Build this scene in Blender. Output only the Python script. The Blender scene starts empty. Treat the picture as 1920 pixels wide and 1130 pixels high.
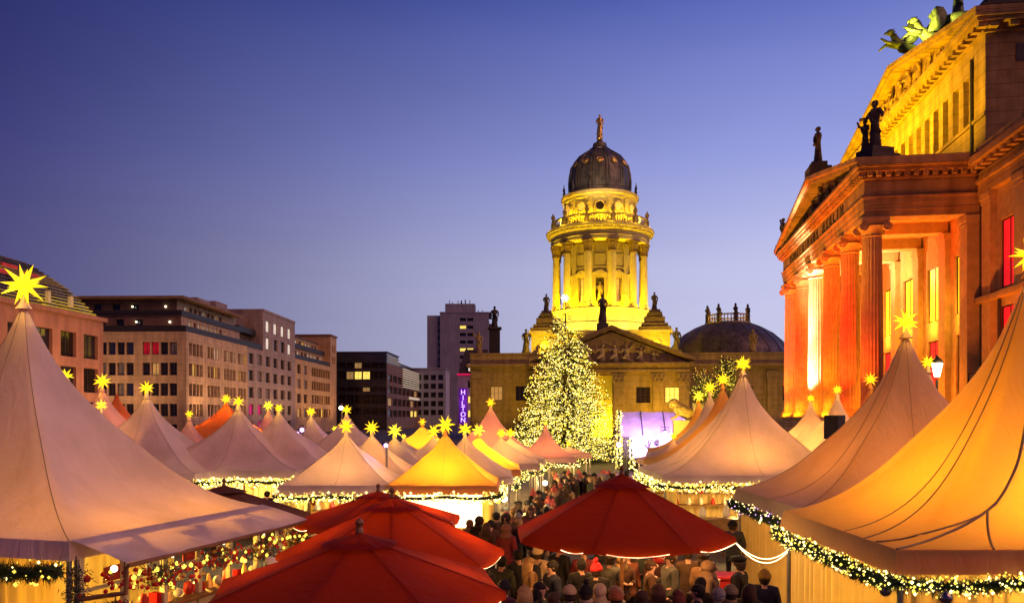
import bpy, bmesh, math, random
from mathutils import Vector, Matrix
R = math.radians
sc = bpy.context.scene
col = sc.collection
random.seed(7)

# ------------------------------------------------------------------ camera
F, HY, CH = 1500.0, 780.0, 4.5          # focal length and horizon row in photo pixels, eye height in metres
cam_data = bpy.data.cameras.new('camera')
cam = bpy.data.objects.new('camera', cam_data)
col.objects.link(cam)
cam.location = (0, 0, CH)
cam.rotation_euler = (R(90), 0, 0)
cam_data.sensor_width = 36
cam_data.lens = 36 * F / 1920
cam_data.shift_y = (HY - 565) / 1920
cam_data.clip_start = 0.1
cam_data.clip_end = 6000
sc.camera = cam

# ------------------------------------------------------------------ world, sun, exposure
world = bpy.data.worlds.new('World')
sc.world = world
world.use_nodes = True
wn = world.node_tree
for n in list(wn.nodes):
    wn.nodes.remove(n)
def wnode(t, **k):
    n = wn.nodes.new(t)
    for a, b in k.items():
        setattr(n, a, b)
    return n
w_out = wnode('ShaderNodeOutputWorld')
w_bg = wnode('ShaderNodeBackground')
w_tc = wnode('ShaderNodeTexCoord')
w_sep = wnode('ShaderNodeSeparateXYZ')
w_ramp = wnode('ShaderNodeValToRGB')
cr = w_ramp.color_ramp
stops = [(0.0, (.60, .60, .80)), (.09, (.60, .62, .86)), (.18, (.55, .575, .85)), (.30, (.33, .38, .80)),
         (.46, (.105, .152, .53)), (.75, (.06, .08, .33)), (1.0, (.04, .055, .24))]
while len(cr.elements) < len(stops):
    cr.elements.new(0.5)
for e, (p, c) in zip(cr.elements, stops):
    e.position = p
    e.color = (*c, 1)
w_az = wnode('ShaderNodeVectorMath', operation='DOT_PRODUCT')
w_az.inputs[1].default_value = (0.83, 0.55, 0)
w_map = wnode('ShaderNodeMapRange', interpolation_type='SMOOTHSTEP')
w_map.inputs['From Min'].default_value = -0.17
w_map.inputs['From Max'].default_value = 1.0
w_tint = wnode('ShaderNodeMix', data_type='RGBA')
w_tint.inputs[6].default_value = (.08, .065, .195, 1)
w_tint.inputs[7].default_value = (1.04, 1.02, 1.02, 1)
w_mul = wnode('ShaderNodeMix', data_type='RGBA', blend_type='MULTIPLY')
w_mul.inputs[0].default_value = 1
w_sky = wnode('ShaderNodeTexSky', sky_type='NISHITA')
w_sky.sun_disc = False
w_sky.sun_elevation = R(1.0)
w_sky.sun_rotation = R(75)
w_add = wnode('ShaderNodeMix', data_type='RGBA', blend_type='ADD')
w_add.inputs[0].default_value = 0.006
L = wn.links.new
L(w_tc.outputs['Generated'], w_sep.inputs[0])
L(w_sep.outputs['Z'], w_ramp.inputs[0])
L(w_tc.outputs['Generated'], w_az.inputs[0])
L(w_az.outputs['Value'], w_map.inputs['Value'])
L(w_map.outputs['Result'], w_tint.inputs[0])
L(w_ramp.outputs['Color'], w_mul.inputs[6])
L(w_tint.outputs[2], w_mul.inputs[7])
L(w_mul.outputs[2], w_add.inputs[6])
L(w_sky.outputs['Color'], w_add.inputs[7])
w_no = wnode('ShaderNodeTexNoise')
w_no.inputs['Scale'].default_value = 2.2
w_no.inputs['Detail'].default_value = 5
w_mp = wnode('ShaderNodeMapping')
w_mp.inputs['Scale'].default_value = (1, 1, 4.5)
L(w_tc.outputs['Generated'], w_mp.inputs[0])
L(w_mp.outputs[0], w_no.inputs['Vector'])
w_mr = wnode('ShaderNodeMapRange')
w_mr.inputs['From Min'].default_value = .3
w_mr.inputs['From Max'].default_value = .7
w_mr.inputs['To Min'].default_value = .95
w_mr.inputs['To Max'].default_value = 1.05
L(w_no.outputs['Fac'], w_mr.inputs[0])
w_m2 = wnode('ShaderNodeVectorMath', operation='SCALE')
L(w_add.outputs[2], w_m2.inputs[0])
L(w_mr.outputs[0], w_m2.inputs['Scale'])
L(w_m2.outputs[0], w_bg.inputs['Color'])
w_bg.inputs['Strength'].default_value = 1.0
L(w_bg.outputs[0], w_out.inputs['Surface'])

sun = bpy.data.lights.new('sun', 'SUN')          # faint warm dusk light, very soft
sun.energy = 1.25
sun.angle = R(50)
sun.color = (1.0, .40, .27)
sun_ob = bpy.data.objects.new('sun', sun)
col.objects.link(sun_ob)
sun_ob.rotation_euler = Vector((-.62, .45, -.64)).to_track_quat('-Z', 'Y').to_euler()

vs = sc.view_settings
vs.view_transform = 'Standard'
vs.look = 'None'
vs.exposure = 0
vs.gamma = 1
vs.use_curve_mapping = False
cy = sc.cycles
cy.use_denoising = True
cy.sample_clamp_indirect = 2.0
cy.max_bounces = 6
cy.diffuse_bounces = 3
cy.glossy_bounces = 2
cy.transmission_bounces = 3
cy.use_light_tree = True
cy.caustics_reflective = False
cy.caustics_refractive = False

# ------------------------------------------------------------------ helpers
def W(px, py, d):
    return Vector(((px - 960) * d / F, d, CH - (py - HY) * d / F))

class MB:
    """collects polygons; build() links them as one mesh object"""
    def __init__(s, M=None):
        s.v, s.f, s.mi, s.M, s.cur = [], [], [], M, 0
    def add(s, vs, fs):
        o = len(s.v)
        if s.M is not None:
            s.v += [tuple(s.M @ Vector(v)) for v in vs]
        else:
            s.v += [tuple(v) for v in vs]
        s.f += [tuple(i + o for i in f) for f in fs]
        s.mi += [s.cur] * len(fs)
        return s
    def box(s, x0, x1, y0, y1, z0, z1):
        return s.add([(x0, y0, z0), (x1, y0, z0), (x1, y1, z0), (x0, y1, z0), (x0, y0, z1), (x1, y0, z1), (x1, y1, z1), (x0, y1, z1)],
                     [(3, 2, 1, 0), (4, 5, 6, 7), (0, 1, 5, 4), (1, 2, 6, 5), (2, 3, 7, 6), (3, 0, 4, 7)])
    def quad(s, *p):
        return s.add(p, [tuple(range(len(p)))])
    def lathe(s, prof, n=24, c=(0, 0, 0), caps=True, sx=1, sy=1, rf=None):
        vs, fs = [], []
        for r, z in prof:
            for k in range(n):
                a = 2 * math.pi * k / n
                rr = r * (rf(k) if rf else 1)
                vs.append((c[0] + rr * math.cos(a) * sx, c[1] + rr * math.sin(a) * sy, c[2] + z))
        for i in range(len(prof) - 1):
            for k in range(n):
                fs.append((i * n + k, i * n + (k + 1) % n, (i + 1) * n + (k + 1) % n, (i + 1) * n + k))
        if caps:
            fs.append(tuple(reversed(range(n))))
            m = (len(prof) - 1) * n
            fs.append(tuple(range(m, m + n)))
        return s.add(vs, fs)
    def sphere(s, c, r, nu=12, nv=8, sx=1, sy=1, sz=1):
        prof = [(max(r * math.sin(math.pi * i / nv), r * .02), -r * sz * math.cos(math.pi * i / nv)) for i in range(nv + 1)]
        return s.lathe(prof, nu, c, True, sx, sy)
    def tube(s, pts, r, n=6, caps=True):
        pts = [Vector(p) for p in pts]
        rs = r if isinstance(r, (list, tuple)) else [r] * len(pts)
        vs, fs = [], []
        pu = None
        for i, p in enumerate(pts):
            t = (pts[min(i + 1, len(pts) - 1)] - pts[max(i - 1, 0)])
            if t.length < 1e-9:
                t = Vector((0, 0, 1))
            t.normalize()
            if pu is None:
                pu = t.orthogonal().normalized()
            else:
                pu = (pu - t * pu.dot(t))
                pu = pu.normalized() if pu.length > 1e-6 else t.orthogonal().normalized()
            w = t.cross(pu)
            for k in range(n):
                a = 2 * math.pi * k / n
                vs.append(p + (pu * math.cos(a) + w * math.sin(a)) * rs[i])
        for i in range(len(pts) - 1):
            for k in range(n):
                fs.append((i * n + k, i * n + (k + 1) % n, (i + 1) * n + (k + 1) % n, (i + 1) * n + k))
        if caps:
            fs.append(tuple(reversed(range(n))))
            m = (len(pts) - 1) * n
            fs.append(tuple(range(m, m + n)))
        return s.add(vs, fs)
    def extrude(s, poly, vec):
        """poly: list of 3D points, extruded along vec"""
        n = len(poly)
        p = [Vector(q) for q in poly]
        v = Vector(vec)
        return s.add(p + [q + v for q in p], [tuple(reversed(range(n))), tuple(range(n, 2 * n))] +
                     [(i, (i + 1) % n, n + (i + 1) % n, n + i) for i in range(n)])
    def mesh(s, name, smooth=False):
        me = bpy.data.meshes.new(name)
        me.from_pydata(s.v, [], s.f)
        if any(s.mi):
            me.polygons.foreach_set('material_index', s.mi)
        if smooth:
            me.polygons.foreach_set('use_smooth', [True] * len(s.f))
            if smooth != 'all':
                me.set_sharp_from_angle(angle=R(35))
        me.update()
        return me
    def build(s, name, mat=None, parent=None, smooth=False, M=None):
        return obj(name, s.mesh(name, smooth), mat, parent, M)

def fixn(me):
    bm = bmesh.new()
    bm.from_mesh(me)
    bmesh.ops.recalc_face_normals(bm, faces=bm.faces)
    bm.to_mesh(me)
    bm.free()
    return me

def obj(name, me, mat=None, parent=None, M=None):
    o = bpy.data.objects.new(name, me)
    col.objects.link(o)
    if mat is not None:
        mats = mat if isinstance(mat, (list, tuple)) else [mat]
        if len(me.materials) == 0:
            for m in mats:
                me.materials.append(m)
        else:
            for i, m in enumerate(mats):
                if me.materials[i] != m:
                    o.material_slots[i].link = 'OBJECT'
                    o.material_slots[i].material = m
    if parent is not None:
        o.parent = parent
    if M is not None:
        o.matrix_basis = M if isinstance(M, Matrix) else Matrix.Translation(M)
    return o

def tag(o, label=None, cat=None, group=None, kind=None):
    if label: o['label'] = label
    if cat: o['category'] = cat
    if group: o['group'] = group
    if kind: o['kind'] = kind
    return o

def thing(name, label, cat, loc=(0, 0, 0), rz=0, group=None):
    o = bpy.data.objects.new(name, None)
    col.objects.link(o)
    o.location = loc
    o.rotation_euler = (0, 0, rz)
    o.empty_display_size = .2
    return tag(o, label, cat, group)

def T(x, y, z):
    return Matrix.Translation((x, y, z))
def RZ(a):
    return Matrix.Rotation(a, 4, 'Z')
def SC(x, y, z):
    return Matrix.Diagonal((x, y, z, 1))

def light(kind, name, loc, energy, color, parent=None, radius=.1, target=None, angle=60, blend=.5):
    l = bpy.data.lights.new(name, kind)
    l.energy = energy
    l.color = color
    l.shadow_soft_size = radius
    o = bpy.data.objects.new(name, l)
    col.objects.link(o)
    if kind == 'SPOT':
        l.spot_size = R(angle)
        l.spot_blend = blend
    m = Matrix.Translation(loc)
    if target is not None:
        q = (Vector(target) - Vector(loc)).to_track_quat('-Z', 'Y')
        m = m @ q.to_matrix().to_4x4()
    if parent is not None:
        o.parent = parent
    o.matrix_basis = m
    return o

# ------------------------------------------------------------------ materials
def mat(name, base, rough=.7, var=.25, scale=4.0, bump=.0, bscale=30.0, metal=0.0, emit=None, estr=0.0, transl=0.0,
        streak=0.0, sample=True, tcol=None, spec=.4, wrinkle=0.0, joint=0.0):
    m = bpy.data.materials.new(name)
    m.use_nodes = True
    nt = m.node_tree
    b = nt.nodes['Principled BSDF']
    out = nt.nodes['Material Output']
    b.inputs['Roughness'].default_value = rough
    b.inputs['Metallic'].default_value = metal
    b.inputs['Specular IOR Level'].default_value = spec
    tc = nt.nodes.new('ShaderNodeTexCoord')
    no = nt.nodes.new('ShaderNodeTexNoise')
    no.inputs['Scale'].default_value = scale
    no.inputs['Detail'].default_value = 6
    nt.links.new(tc.outputs['Object'], no.inputs['Vector'])
    rp = nt.nodes.new('ShaderNodeValToRGB')
    rp.color_ramp.elements[0].position = .3
    rp.color_ramp.elements[1].position = .7
    rp.color_ramp.elements[0].color = (*[c * (1 - var) for c in base], 1)
    rp.color_ramp.elements[1].color = (*[min(1, c * (1 + var * .6)) for c in base], 1)
    nt.links.new(no.outputs['Fac'], rp.inputs[0])
    colour = rp.outputs['Color']
    if streak:
        mp = nt.nodes.new('ShaderNodeMapping')
        mp.inputs['Scale'].default_value = (1.3, 1.3, .12)
        n2 = nt.nodes.new('ShaderNodeTexNoise')
        n2.inputs['Scale'].default_value = 1.0
        n2.inputs['Detail'].default_value = 8
        nt.links.new(tc.outputs['Object'], mp.inputs[0])
        nt.links.new(mp.outputs[0], n2.inputs['Vector'])
        r2 = nt.nodes.new('ShaderNodeMapRange')
        r2.inputs['From Min'].default_value = .38
        r2.inputs['From Max'].default_value = .62
        r2.inputs['To Min'].default_value = 1 - streak
        r2.inputs['To Max'].default_value = 1.0
        nt.links.new(n2.outputs['Fac'], r2.inputs[0])
        mx = nt.nodes.new('ShaderNodeMix')
        mx.data_type = 'RGBA'
        mx.blend_type = 'MULTIPLY'
        mx.inputs[0].default_value = 1
        nt.links.new(colour, mx.inputs[6])
        nt.links.new(r2.outputs[0], mx.inputs[7])
        colour = mx.outputs[2]
    if joint:      # fine horizontal course joints
        sp = nt.nodes.new('ShaderNodeSeparateXYZ')
        nt.links.new(tc.outputs['Object'], sp.inputs[0])
        fr_ = nt.nodes.new('ShaderNodeMath'); fr_.operation = 'PINGPONG'; fr_.inputs[1].default_value = joint / 2
        nt.links.new(sp.outputs['Z'], fr_.inputs[0])
        jr = nt.nodes.new('ShaderNodeMapRange')
        jr.inputs['From Min'].default_value = .012; jr.inputs['From Max'].default_value = .035
        jr.inputs['To Min'].default_value = .55; jr.inputs['To Max'].default_value = 1
        nt.links.new(fr_.outputs[0], jr.inputs[0])
        mj = nt.nodes.new('ShaderNodeMix'); mj.data_type = 'RGBA'; mj.blend_type = 'MULTIPLY'; mj.inputs[0].default_value = 1
        nt.links.new(colour, mj.inputs[6]); nt.links.new(jr.outputs[0], mj.inputs[7])
        colour = mj.outputs[2]
    nt.links.new(colour, b.inputs['Base Color'])
    if bump:
        n3 = nt.nodes.new('ShaderNodeTexNoise')
        n3.inputs['Scale'].default_value = bscale
        n3.inputs['Detail'].default_value = 4
        nt.links.new(tc.outputs['Object'], n3.inputs['Vector'])
        bp = nt.nodes.new('ShaderNodeBump')
        bp.inputs['Strength'].default_value = bump
        bp.inputs['Distance'].default_value = .05
        nt.links.new(n3.outputs['Fac'], bp.inputs['Height'])
        nt.links.new(bp.outputs[0], b.inputs['Normal'])
        if wrinkle:
            mp2 = nt.nodes.new('ShaderNodeMapping')
            mp2.inputs['Scale'].default_value = (2.6, 2.6, .55)
            n4 = nt.nodes.new('ShaderNodeTexNoise')
            n4.inputs['Scale'].default_value = 1.6
            n4.inputs['Detail'].default_value = 3
            n4.inputs['Distortion'].default_value = 1.2
            nt.links.new(tc.outputs['Object'], mp2.inputs[0])
            nt.links.new(mp2.outputs[0], n4.inputs['Vector'])
            b2_ = nt.nodes.new('ShaderNodeBump')
            b2_.inputs['Strength'].default_value = wrinkle
            b2_.inputs['Distance'].default_value = .12
            nt.links.new(n4.outputs['Fac'], b2_.inputs['Height'])
            nt.links.new(bp.outputs[0], b2_.inputs['Normal'])
            nt.links.new(b2_.outputs[0], b.inputs['Normal'])
    if emit:
        b.inputs['Emission Color'].default_value = (*emit, 1)
        b.inputs['Emission Strength'].default_value = estr
    if transl:
        tl = nt.nodes.new('ShaderNodeBsdfTranslucent')
        if tcol:
            tl.inputs['Color'].default_value = (*tcol, 1)
        else:
            nt.links.new(colour, tl.inputs['Color'])
        ms = nt.nodes.new('ShaderNodeMixShader')
        ms.inputs[0].default_value = transl
        nt.links.new(b.outputs[0], ms.inputs[1])
        nt.links.new(tl.outputs[0], ms.inputs[2])
        nt.links.new(ms.outputs[0], out.inputs['Surface'])
    if not sample:
        m.cycles.emission_sampling = 'NONE'
    return m

def glow(name, c, s, sample=True, base=.6):
    """surface that glows by itself"""
    m = bpy.data.materials.new(name)
    m.use_nodes = True
    nt = m.node_tree
    b = nt.nodes['Principled BSDF']
    b.inputs['Base Color'].default_value = (*[min(.8, q * base) for q in c], 1)
    tc = nt.nodes.new('ShaderNodeTexCoord')
    no = nt.nodes.new('ShaderNodeTexNoise')
    no.inputs['Scale'].default_value = 2.5
    nt.links.new(tc.outputs['Object'], no.inputs['Vector'])
    mr = nt.nodes.new('ShaderNodeMapRange')
    mr.inputs['From Min'].default_value = .3
    mr.inputs['From Max'].default_value = .7
    mr.inputs['To Min'].default_value = s * .75
    mr.inputs['To Max'].default_value = s * 1.15
    nt.links.new(no.outputs['Fac'], mr.inputs[0])
    b.inputs['Emission Color'].default_value = (*c, 1)
    nt.links.new(mr.outputs[0], b.inputs['Emission Strength'])
    if not sample:
        m.cycles.emission_sampling = 'NONE'
    return m

MT = {}
MT['stone_hall'] = mat('hall_sandstone', (.38, .22, .085), .85, .3, 1.1, .3, 8, streak=.3, joint=.8)
MT['stone_column'] = mat('column_sandstone', (.44, .27, .12), .85, .2, 2.5, .2, 10, streak=.12)
MT['stone_dark'] = mat('dark_stone', (.10, .075, .055), .9, .4, 3, .3, 15)  # plain dark stone, tone varies at random
MT['stone_cathedral'] = mat('cathedral_stone', (.36, .26, .11), .85, .2, 1.2, .25, 4, streak=.25, joint=1.1)
MT['stone_pale'] = mat('pale_limestone', (.50, .41, .18), .8, .10, 1.5, .2, 5, streak=.12)
MT['copper'] = mat('dark_copper_roof', (.13, .105, .09), .45, .5, .9, .15, 6, metal=.4, streak=.4)
MT['patina'] = mat('green_patina_bronze', (.13, .16, .06), .55, .5, 2.5, .4, 12, metal=.3)
MT['gold'] = mat('gilded_metal', (.75, .45, .12), .35, .2, 5, .1, 20, metal=.85)
MT['slate'] = mat('slate_roof', (.06, .045, .05), .7, .3, 3, .2, 20)
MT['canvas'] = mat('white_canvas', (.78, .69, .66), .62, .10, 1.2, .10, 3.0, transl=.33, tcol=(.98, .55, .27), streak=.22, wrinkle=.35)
MT['canvas_warm'] = mat('lit_yellow_canvas', (.74, .47, .18), .62, .10, 1.2, .10, 3.0, transl=.55, tcol=(1.0, .44, .02), streak=.1, wrinkle=.35)  # white canvas again, inner lamplight tinted into its colour
MT['canvas_pink_lit'] = mat('pink_lit_canvas', (.76, .52, .47), .62, .12, 1.2, .10, 3.0, transl=.3, tcol=(.9, .3, .25), streak=.12, wrinkle=.35)  # pink light on the tents put into the cloth colour
MT['canvas_orange_lit'] = mat('orange_lit_canvas', (.75, .25, .06), .62, .12, 1.2, .10, 3.0, transl=.45, tcol=(1.0, .22, .03), streak=.12, wrinkle=.35)  # red-orange light from within put into the cloth colour
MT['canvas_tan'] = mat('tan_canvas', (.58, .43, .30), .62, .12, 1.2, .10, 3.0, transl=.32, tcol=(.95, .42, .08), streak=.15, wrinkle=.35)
MT['seam'] = mat('canvas_seam', (.30, .20, .12), .7, .2)
MT['red_canvas'] = mat('red_parasol_canvas', (.20, .010, .003), .8, .2, 2.0, .15, 60, transl=.26, tcol=(.95, .10, .006), spec=.15, wrinkle=.35)
MT['brown_canvas'] = mat('brown_parasol_canvas', (.13, .045, .02), .8, .2, 2.0, .15, 60, transl=.2, wrinkle=.35)
MT['wood'] = mat('varnished_wood', (.22, .10, .035), .5, .3, 6, .1, 40)
MT['dark_metal'] = mat('dark_painted_metal', (.030, .022, .018), .55, .3, 8, 0)
MT['steel'] = mat('galvanised_pole', (.35, .33, .32), .4, .2, 8, 0, metal=.7)
MT['white_paint'] = mat('cream_painted_timber', (.72, .62, .42), .5, .12, 5)
MT['curtain'] = mat('cream_curtain_cloth', (.72, .55, .25), .8, .12, 3, .1, 40, transl=.45, tcol=(.95, .62, .15))
MT['needles'] = mat('fir_needles', (.022, .045, .018), .6, .5, 9)
MT['tree_needles'] = mat('dark_fir_needles', (.035, .060, .020), .6, .5, 3)
MT['bark'] = mat('rough_bark', (.08, .05, .03), .9, .4, 6, .4, 20)
MT['red_bauble'] = mat('glossy_red_bauble', (.55, .012, .012), .15, .1, 4)
MT['grey_bauble'] = mat('mirror_silver_bauble', (.35, .30, .30), .12, .15, 4, metal=.9)
MT['goods_red'] = mat('red_goods', (.55, .03, .02), .5, .3, 12)
MT['goods_white'] = mat('pale_goods', (.75, .68, .58), .5, .2, 12)
MT['star'] = glow('lit_paper_star', (1.0, .70, .012), 1.35)
MT['star_amber'] = glow('lit_paper_star_amber', (1.0, .58, .008), 1.2)
MT['star_bright'] = glow('lit_paper_star_bright', (1.0, .80, .03), 1.7)
MT['star_core'] = glow('lit_paper_star_core', (1.0, .80, .03), 1.9)
MT['bulb'] = glow('warm_fairy_bulb', (1.0, .80, .30), 4.0, False)
MT['bulb_yellow'] = glow('yellow_fairy_bulb', (1.0, .80, .10), 1.7, False)
MT['bulb_violet'] = glow('violet_fairy_bulb', (.75, .45, 1.0), 3.0, False)
MT['rope_light'] = glow('warm_rope_light', (1.0, .72, .38), 4.0)
MT['lamp_white'] = glow('bright_white_lamp', (1.0, .88, .60), 7.0)
MT['lamp_violet'] = glow('bright_violet_lamp', (.62, .35, 1.0), 6.0)
MT['win_dark'] = mat('dark_window_glass', (.022, .015, .012), .08, .5, 1.2, spec=.35)
MT['win_sky'] = mat('sky_reflecting_window_glass', (.02, .02, .03), .03, .3, .5, metal=0, spec=1.0)
MT['win_blind'] = mat('window_with_pale_blind', (.20, .17, .15), .3, .35, 1.5, spec=.8)
MT['win_lit'] = glow('lit_window_yellow', (1.0, .72, .12), 1.2)
MT['win_dim'] = glow('lit_window_dim', (1.0, .62, .20), .25)
MT['win_white'] = glow('pale_glow_window', (1.0, .88, .72), .75)  # glow also stands in for sky reflected in the upper windows
MT['win_red'] = glow('lit_window_red', (1.0, .010, .02), .75)
MT['win_wine'] = glow('dim_wine_window', (.7, .01, .03), .28)
MT['win_pink'] = glow('lit_window_magenta', (.8, .02, .25), .35)
MT['win_amber'] = glow('amber_glow_pane', (1.0, .55, .02), 1.5)
MT['frame'] = mat('dark_window_frame', (.035, .025, .022), .5, .2)
MT['frame_light'] = mat('pale_window_frame', (.4, .36, .30), .5, .2)
MT['beige'] = mat('beige_stone_cladding', (.60, .40, .21), .8, .2, .5, .15, 6, streak=.25, joint=.9)
MT['beige_dark'] = mat('brown_stone_cladding', (.25, .14, .08), .8, .2, .5, .15, 6, streak=.2)
MT['grey_clad'] = mat('grey_stone_cladding', (.38, .28, .22), .8, .2, .5, .15, 6, streak=.2, joint=.9)
MT['ochre_clad'] = mat('ochre_stone_cladding', (.58, .36, .15), .8, .2, .5, .15, 6, streak=.2)
MT['redstone'] = mat('red_sandstone_cladding', (.50, .22, .11), .8, .2, .5, .15, 6, streak=.2)
MT['dark_glass_wall'] = mat('dark_curtain_wall', (.035, .03, .03), .25, .3, .4, spec=.8)
MT['concrete'] = mat('dusky_concrete', (.33, .33, .36), .85, .15, .2, .1, 4, streak=.2)
MT['concrete_pale'] = mat('pale_concrete', (.42, .34, .34), .85, .15, .2, .1, 4, streak=.15)
MT['ground'] = mat('granite_paving', (.09, .075, .065), .7, .4, 2.0, .4, 9)
MT['stage_cloth'] = mat('silver_stage_canopy', (.60, .50, .72), .35, .2, 1.6, .3, 4, transl=.35)
MT['skin'] = mat('skin', (.50, .27, .17), .5, .12, 9)
MT['plaster_red'] = mat('red_painted_counter', (.50, .02, .015), .5, .15, 4)
# ------------------------------------------------------------------ ground
g = MB()
g.quad((-3000, -600, 0), (3000, -600, 0), (3000, 4000, 0), (-3000, 4000, 0))
tag(g.build('ground', MT['ground']), kind='structure')

# ------------------------------------------------------------------ windows and facades
_win = {}
def window_mesh(w, h, mull, bars):
    k = (round(w, 2), round(h, 2), mull, bars)
    if k not in _win:
        f = MB()
        t = min(.09, w * .1)
        f.box(0, t, -.04, .06, 0, h); f.box(w - t, w, -.04, .06, 0, h)
        f.box(t, w - t, -.04, .06, 0, t); f.box(t, w - t, -.04, .06, h - t, h)
        for i in range(1, mull):
            x = w * i / mull
            f.box(x - t * .4, x + t * .4, -.035, .05, t, h - t)
        for i in range(1, bars):
            z = h * i / bars
            f.box(t, w - t, -.03, .045, z - t * .3, z + t * .3)
        p = MB()
        p.box(t * .5, w - t * .5, .0, .02, t * .5, h - t * .5)
        _win[k] = (f.mesh('window'), p.mesh('pane'))
    return _win[k]

def add_window(root, M, x0, x1, z0, z1, glass, depth=.42, mull=2, bars=1, frame=None):
    f, p = window_mesh(x1 - x0, z1 - z0, mull, bars)
    o = obj('window', f, frame or MT['frame'], root, M @ T(x0, depth, z0))
    obj('pane', p, glass, o)
    return o

def facade(root, M, x0, x1, z0, z1, opens, wallmat, depth=.45, name='wall', thick=.5):
    """wall with real openings; local x along, y inward, z up"""
    xs = sorted(set([x0, x1] + [o[0] for o in opens] + [o[1] for o in opens]))
    zs = sorted(set([z0, z1] + [o[2] for o in opens] + [o[3] for o in opens]))
    m = MB(M)
    for i in range(len(xs) - 1):
        for j in range(len(zs) - 1):
            cx, cz = (xs[i] + xs[i + 1]) / 2, (zs[j] + zs[j + 1]) / 2
            if any(o[0] < cx < o[1] and o[2] < cz < o[3] for o in opens):
                continue
            m.quad((xs[i], 0, zs[j]), (xs[i + 1], 0, zs[j]), (xs[i + 1], 0, zs[j + 1]), (xs[i], 0, zs[j + 1]))
    for a, b, c, d in opens:
        e = depth + .05
        m.quad((a, 0, c), (a, e, c), (b, e, c), (b, 0, c)); m.quad((a, 0, d), (b, 0, d), (b, e, d), (a, e, d))
        m.quad((a, 0, c), (a, 0, d), (a, e, d), (a, e, c)); m.quad((b, 0, c), (b, e, c), (b, e, d), (b, 0, d))
    return m.build(name, wallmat, root)

def pick(seq, rnd):
    r = rnd.random()
    for p, k in seq:
        if r < p:
            return MT[k]
        r -= p
    return MT['win_dark']

rb = random.Random(3)
PI = math.pi
def face_front(x, y):      # facade looking at the camera, local x to the right
    return T(x, y, 0)
def face_side(x, y, ang=0):       # facade looking right (+x), running away from the camera
    return T(x, y, 0) @ RZ(PI / 2 + ang)

# ---- building 1: red sandstone block with glass attic at the very left
b1 = thing('office_building', 'red sandstone block under a sloping glass attic behind the big star tent', 'building', (-47.0, 92, 0), -R(5.3))
M = face_side(0, 0) 
M = RZ(PI / 2)            # local x runs away from camera (thing +y), y inward = -x
def rows(z_top, n, pitch, h):
    return [(z_top - h - i * pitch, z_top - i * pitch) for i in range(n)]
ops, wins = [], []
for i in range(10):
    a = -3.6 - i * 3.9
    for (z0, z1) in rows(13.6, 4, 3.75, 2.7):
        ops.append((a, a + 2.6, z0, z1))
facade(b1, M, -42, 0, 0, 15.3, ops, MT['redstone'])
for k, o in enumerate(ops):
    add_window(b1, M, *o, pick([(.3, 'win_sky'), (.06, 'win_dim')], rb), mull=2)
m = MB(); m.quad((0, 0, 0), (0, 0, 15.3), (-30, 0, 15.3), (-30, 0, 0)); m.box(-30, .35, -42, .35, 15.31, 15.75)
m.build('wall', MT['redstone'], b1)
# glass attic: two glazed slopes with horizontal louvres
prof = [(-.6, 15.8), (-2.6, 18.6), (-5.2, 20.9), (-9.5, 22.3)]
am = MB()
for (x0, z0), (x1, z1) in zip(prof[:-1], prof[1:]):
    am.quad((x0, -42, z0), (x0, x0, z0), (x1, x1, z1), (x1, -42, z1)); am.quad((x0, x0, z0), (-30, x0, z0), (-30, x1, z1), (x1, x1, z1))
am.build('glass_attic', MT['dark_glass_wall'], b1)
def prof_pt(t):
    t *= 3; k = min(2, int(t)); f = t - k
    return prof[k][0] + (prof[k + 1][0] - prof[k][0]) * f, prof[k][1] + (prof[k + 1][1] - prof[k][1]) * f
lv_y = [glow('lit_louver_bright', (1.0, .62, .02), .75, False, .08), glow('lit_louver', (1.0, .50, .02), .26, False, .06), glow('lit_louver_dim', (.9, .30, .04), .05, False, .05)]
for i in range(17):
    x, z = prof_pt((i + .4) / 22)
    lv = MB(); lv.tube([(x + .14, -42, z + .06), (x + .14, x + .14, z + .06)], .07, 4); lv.build('louver', lv_y[1] if i < 3 else (lv_y[2] if i < 12 else MT['dark_metal']), b1)
    lv = MB(); lv.tube([(x + .14, x - 9, z + .10), (x + .14, x + .2, z + .10), (-30, x + .2, z + .10)], .075, 4); lv.build('louver', lv_y[0] if i < 4 else (lv_y[1] if i < 11 else lv_y[2]), b1)
for i in range(14):
    y = -41 + i * 2.9
    rbm = MB(); rbm.tube([(px_ + .06, min(y, px_), pz_ + .02) for px_, pz_ in prof], .08, 4); rbm.build('attic_rib', MT['dark_metal'], b1)
m = MB(); m.box(-30, -9.0, -42, -9.0, 22.31, 22.8); m.build('attic_roof', MT['slate'], b1)
for y in (-4.5, -8.2, -11.9, -15.6):
    m = MB(); m.box(-1.1, -.75, y - .22, y + .22, 16.4, 17.6); m.build('lit_panel', MT['win_dim'], b1)
wine = glow('red_attic_glow', (.8, .02, .02), .22, False)
for (y, t) in ((-7.5, .42), (-10.0, .5), (-12.5, .36), (-16.0, .55)):
    x, z = prof_pt(t); m = MB(); m.box(x - .1, x + .12, y - 1.1, y + 1.1, z - .5, z + .4); m.build('red_panel', wine, b1)

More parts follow.
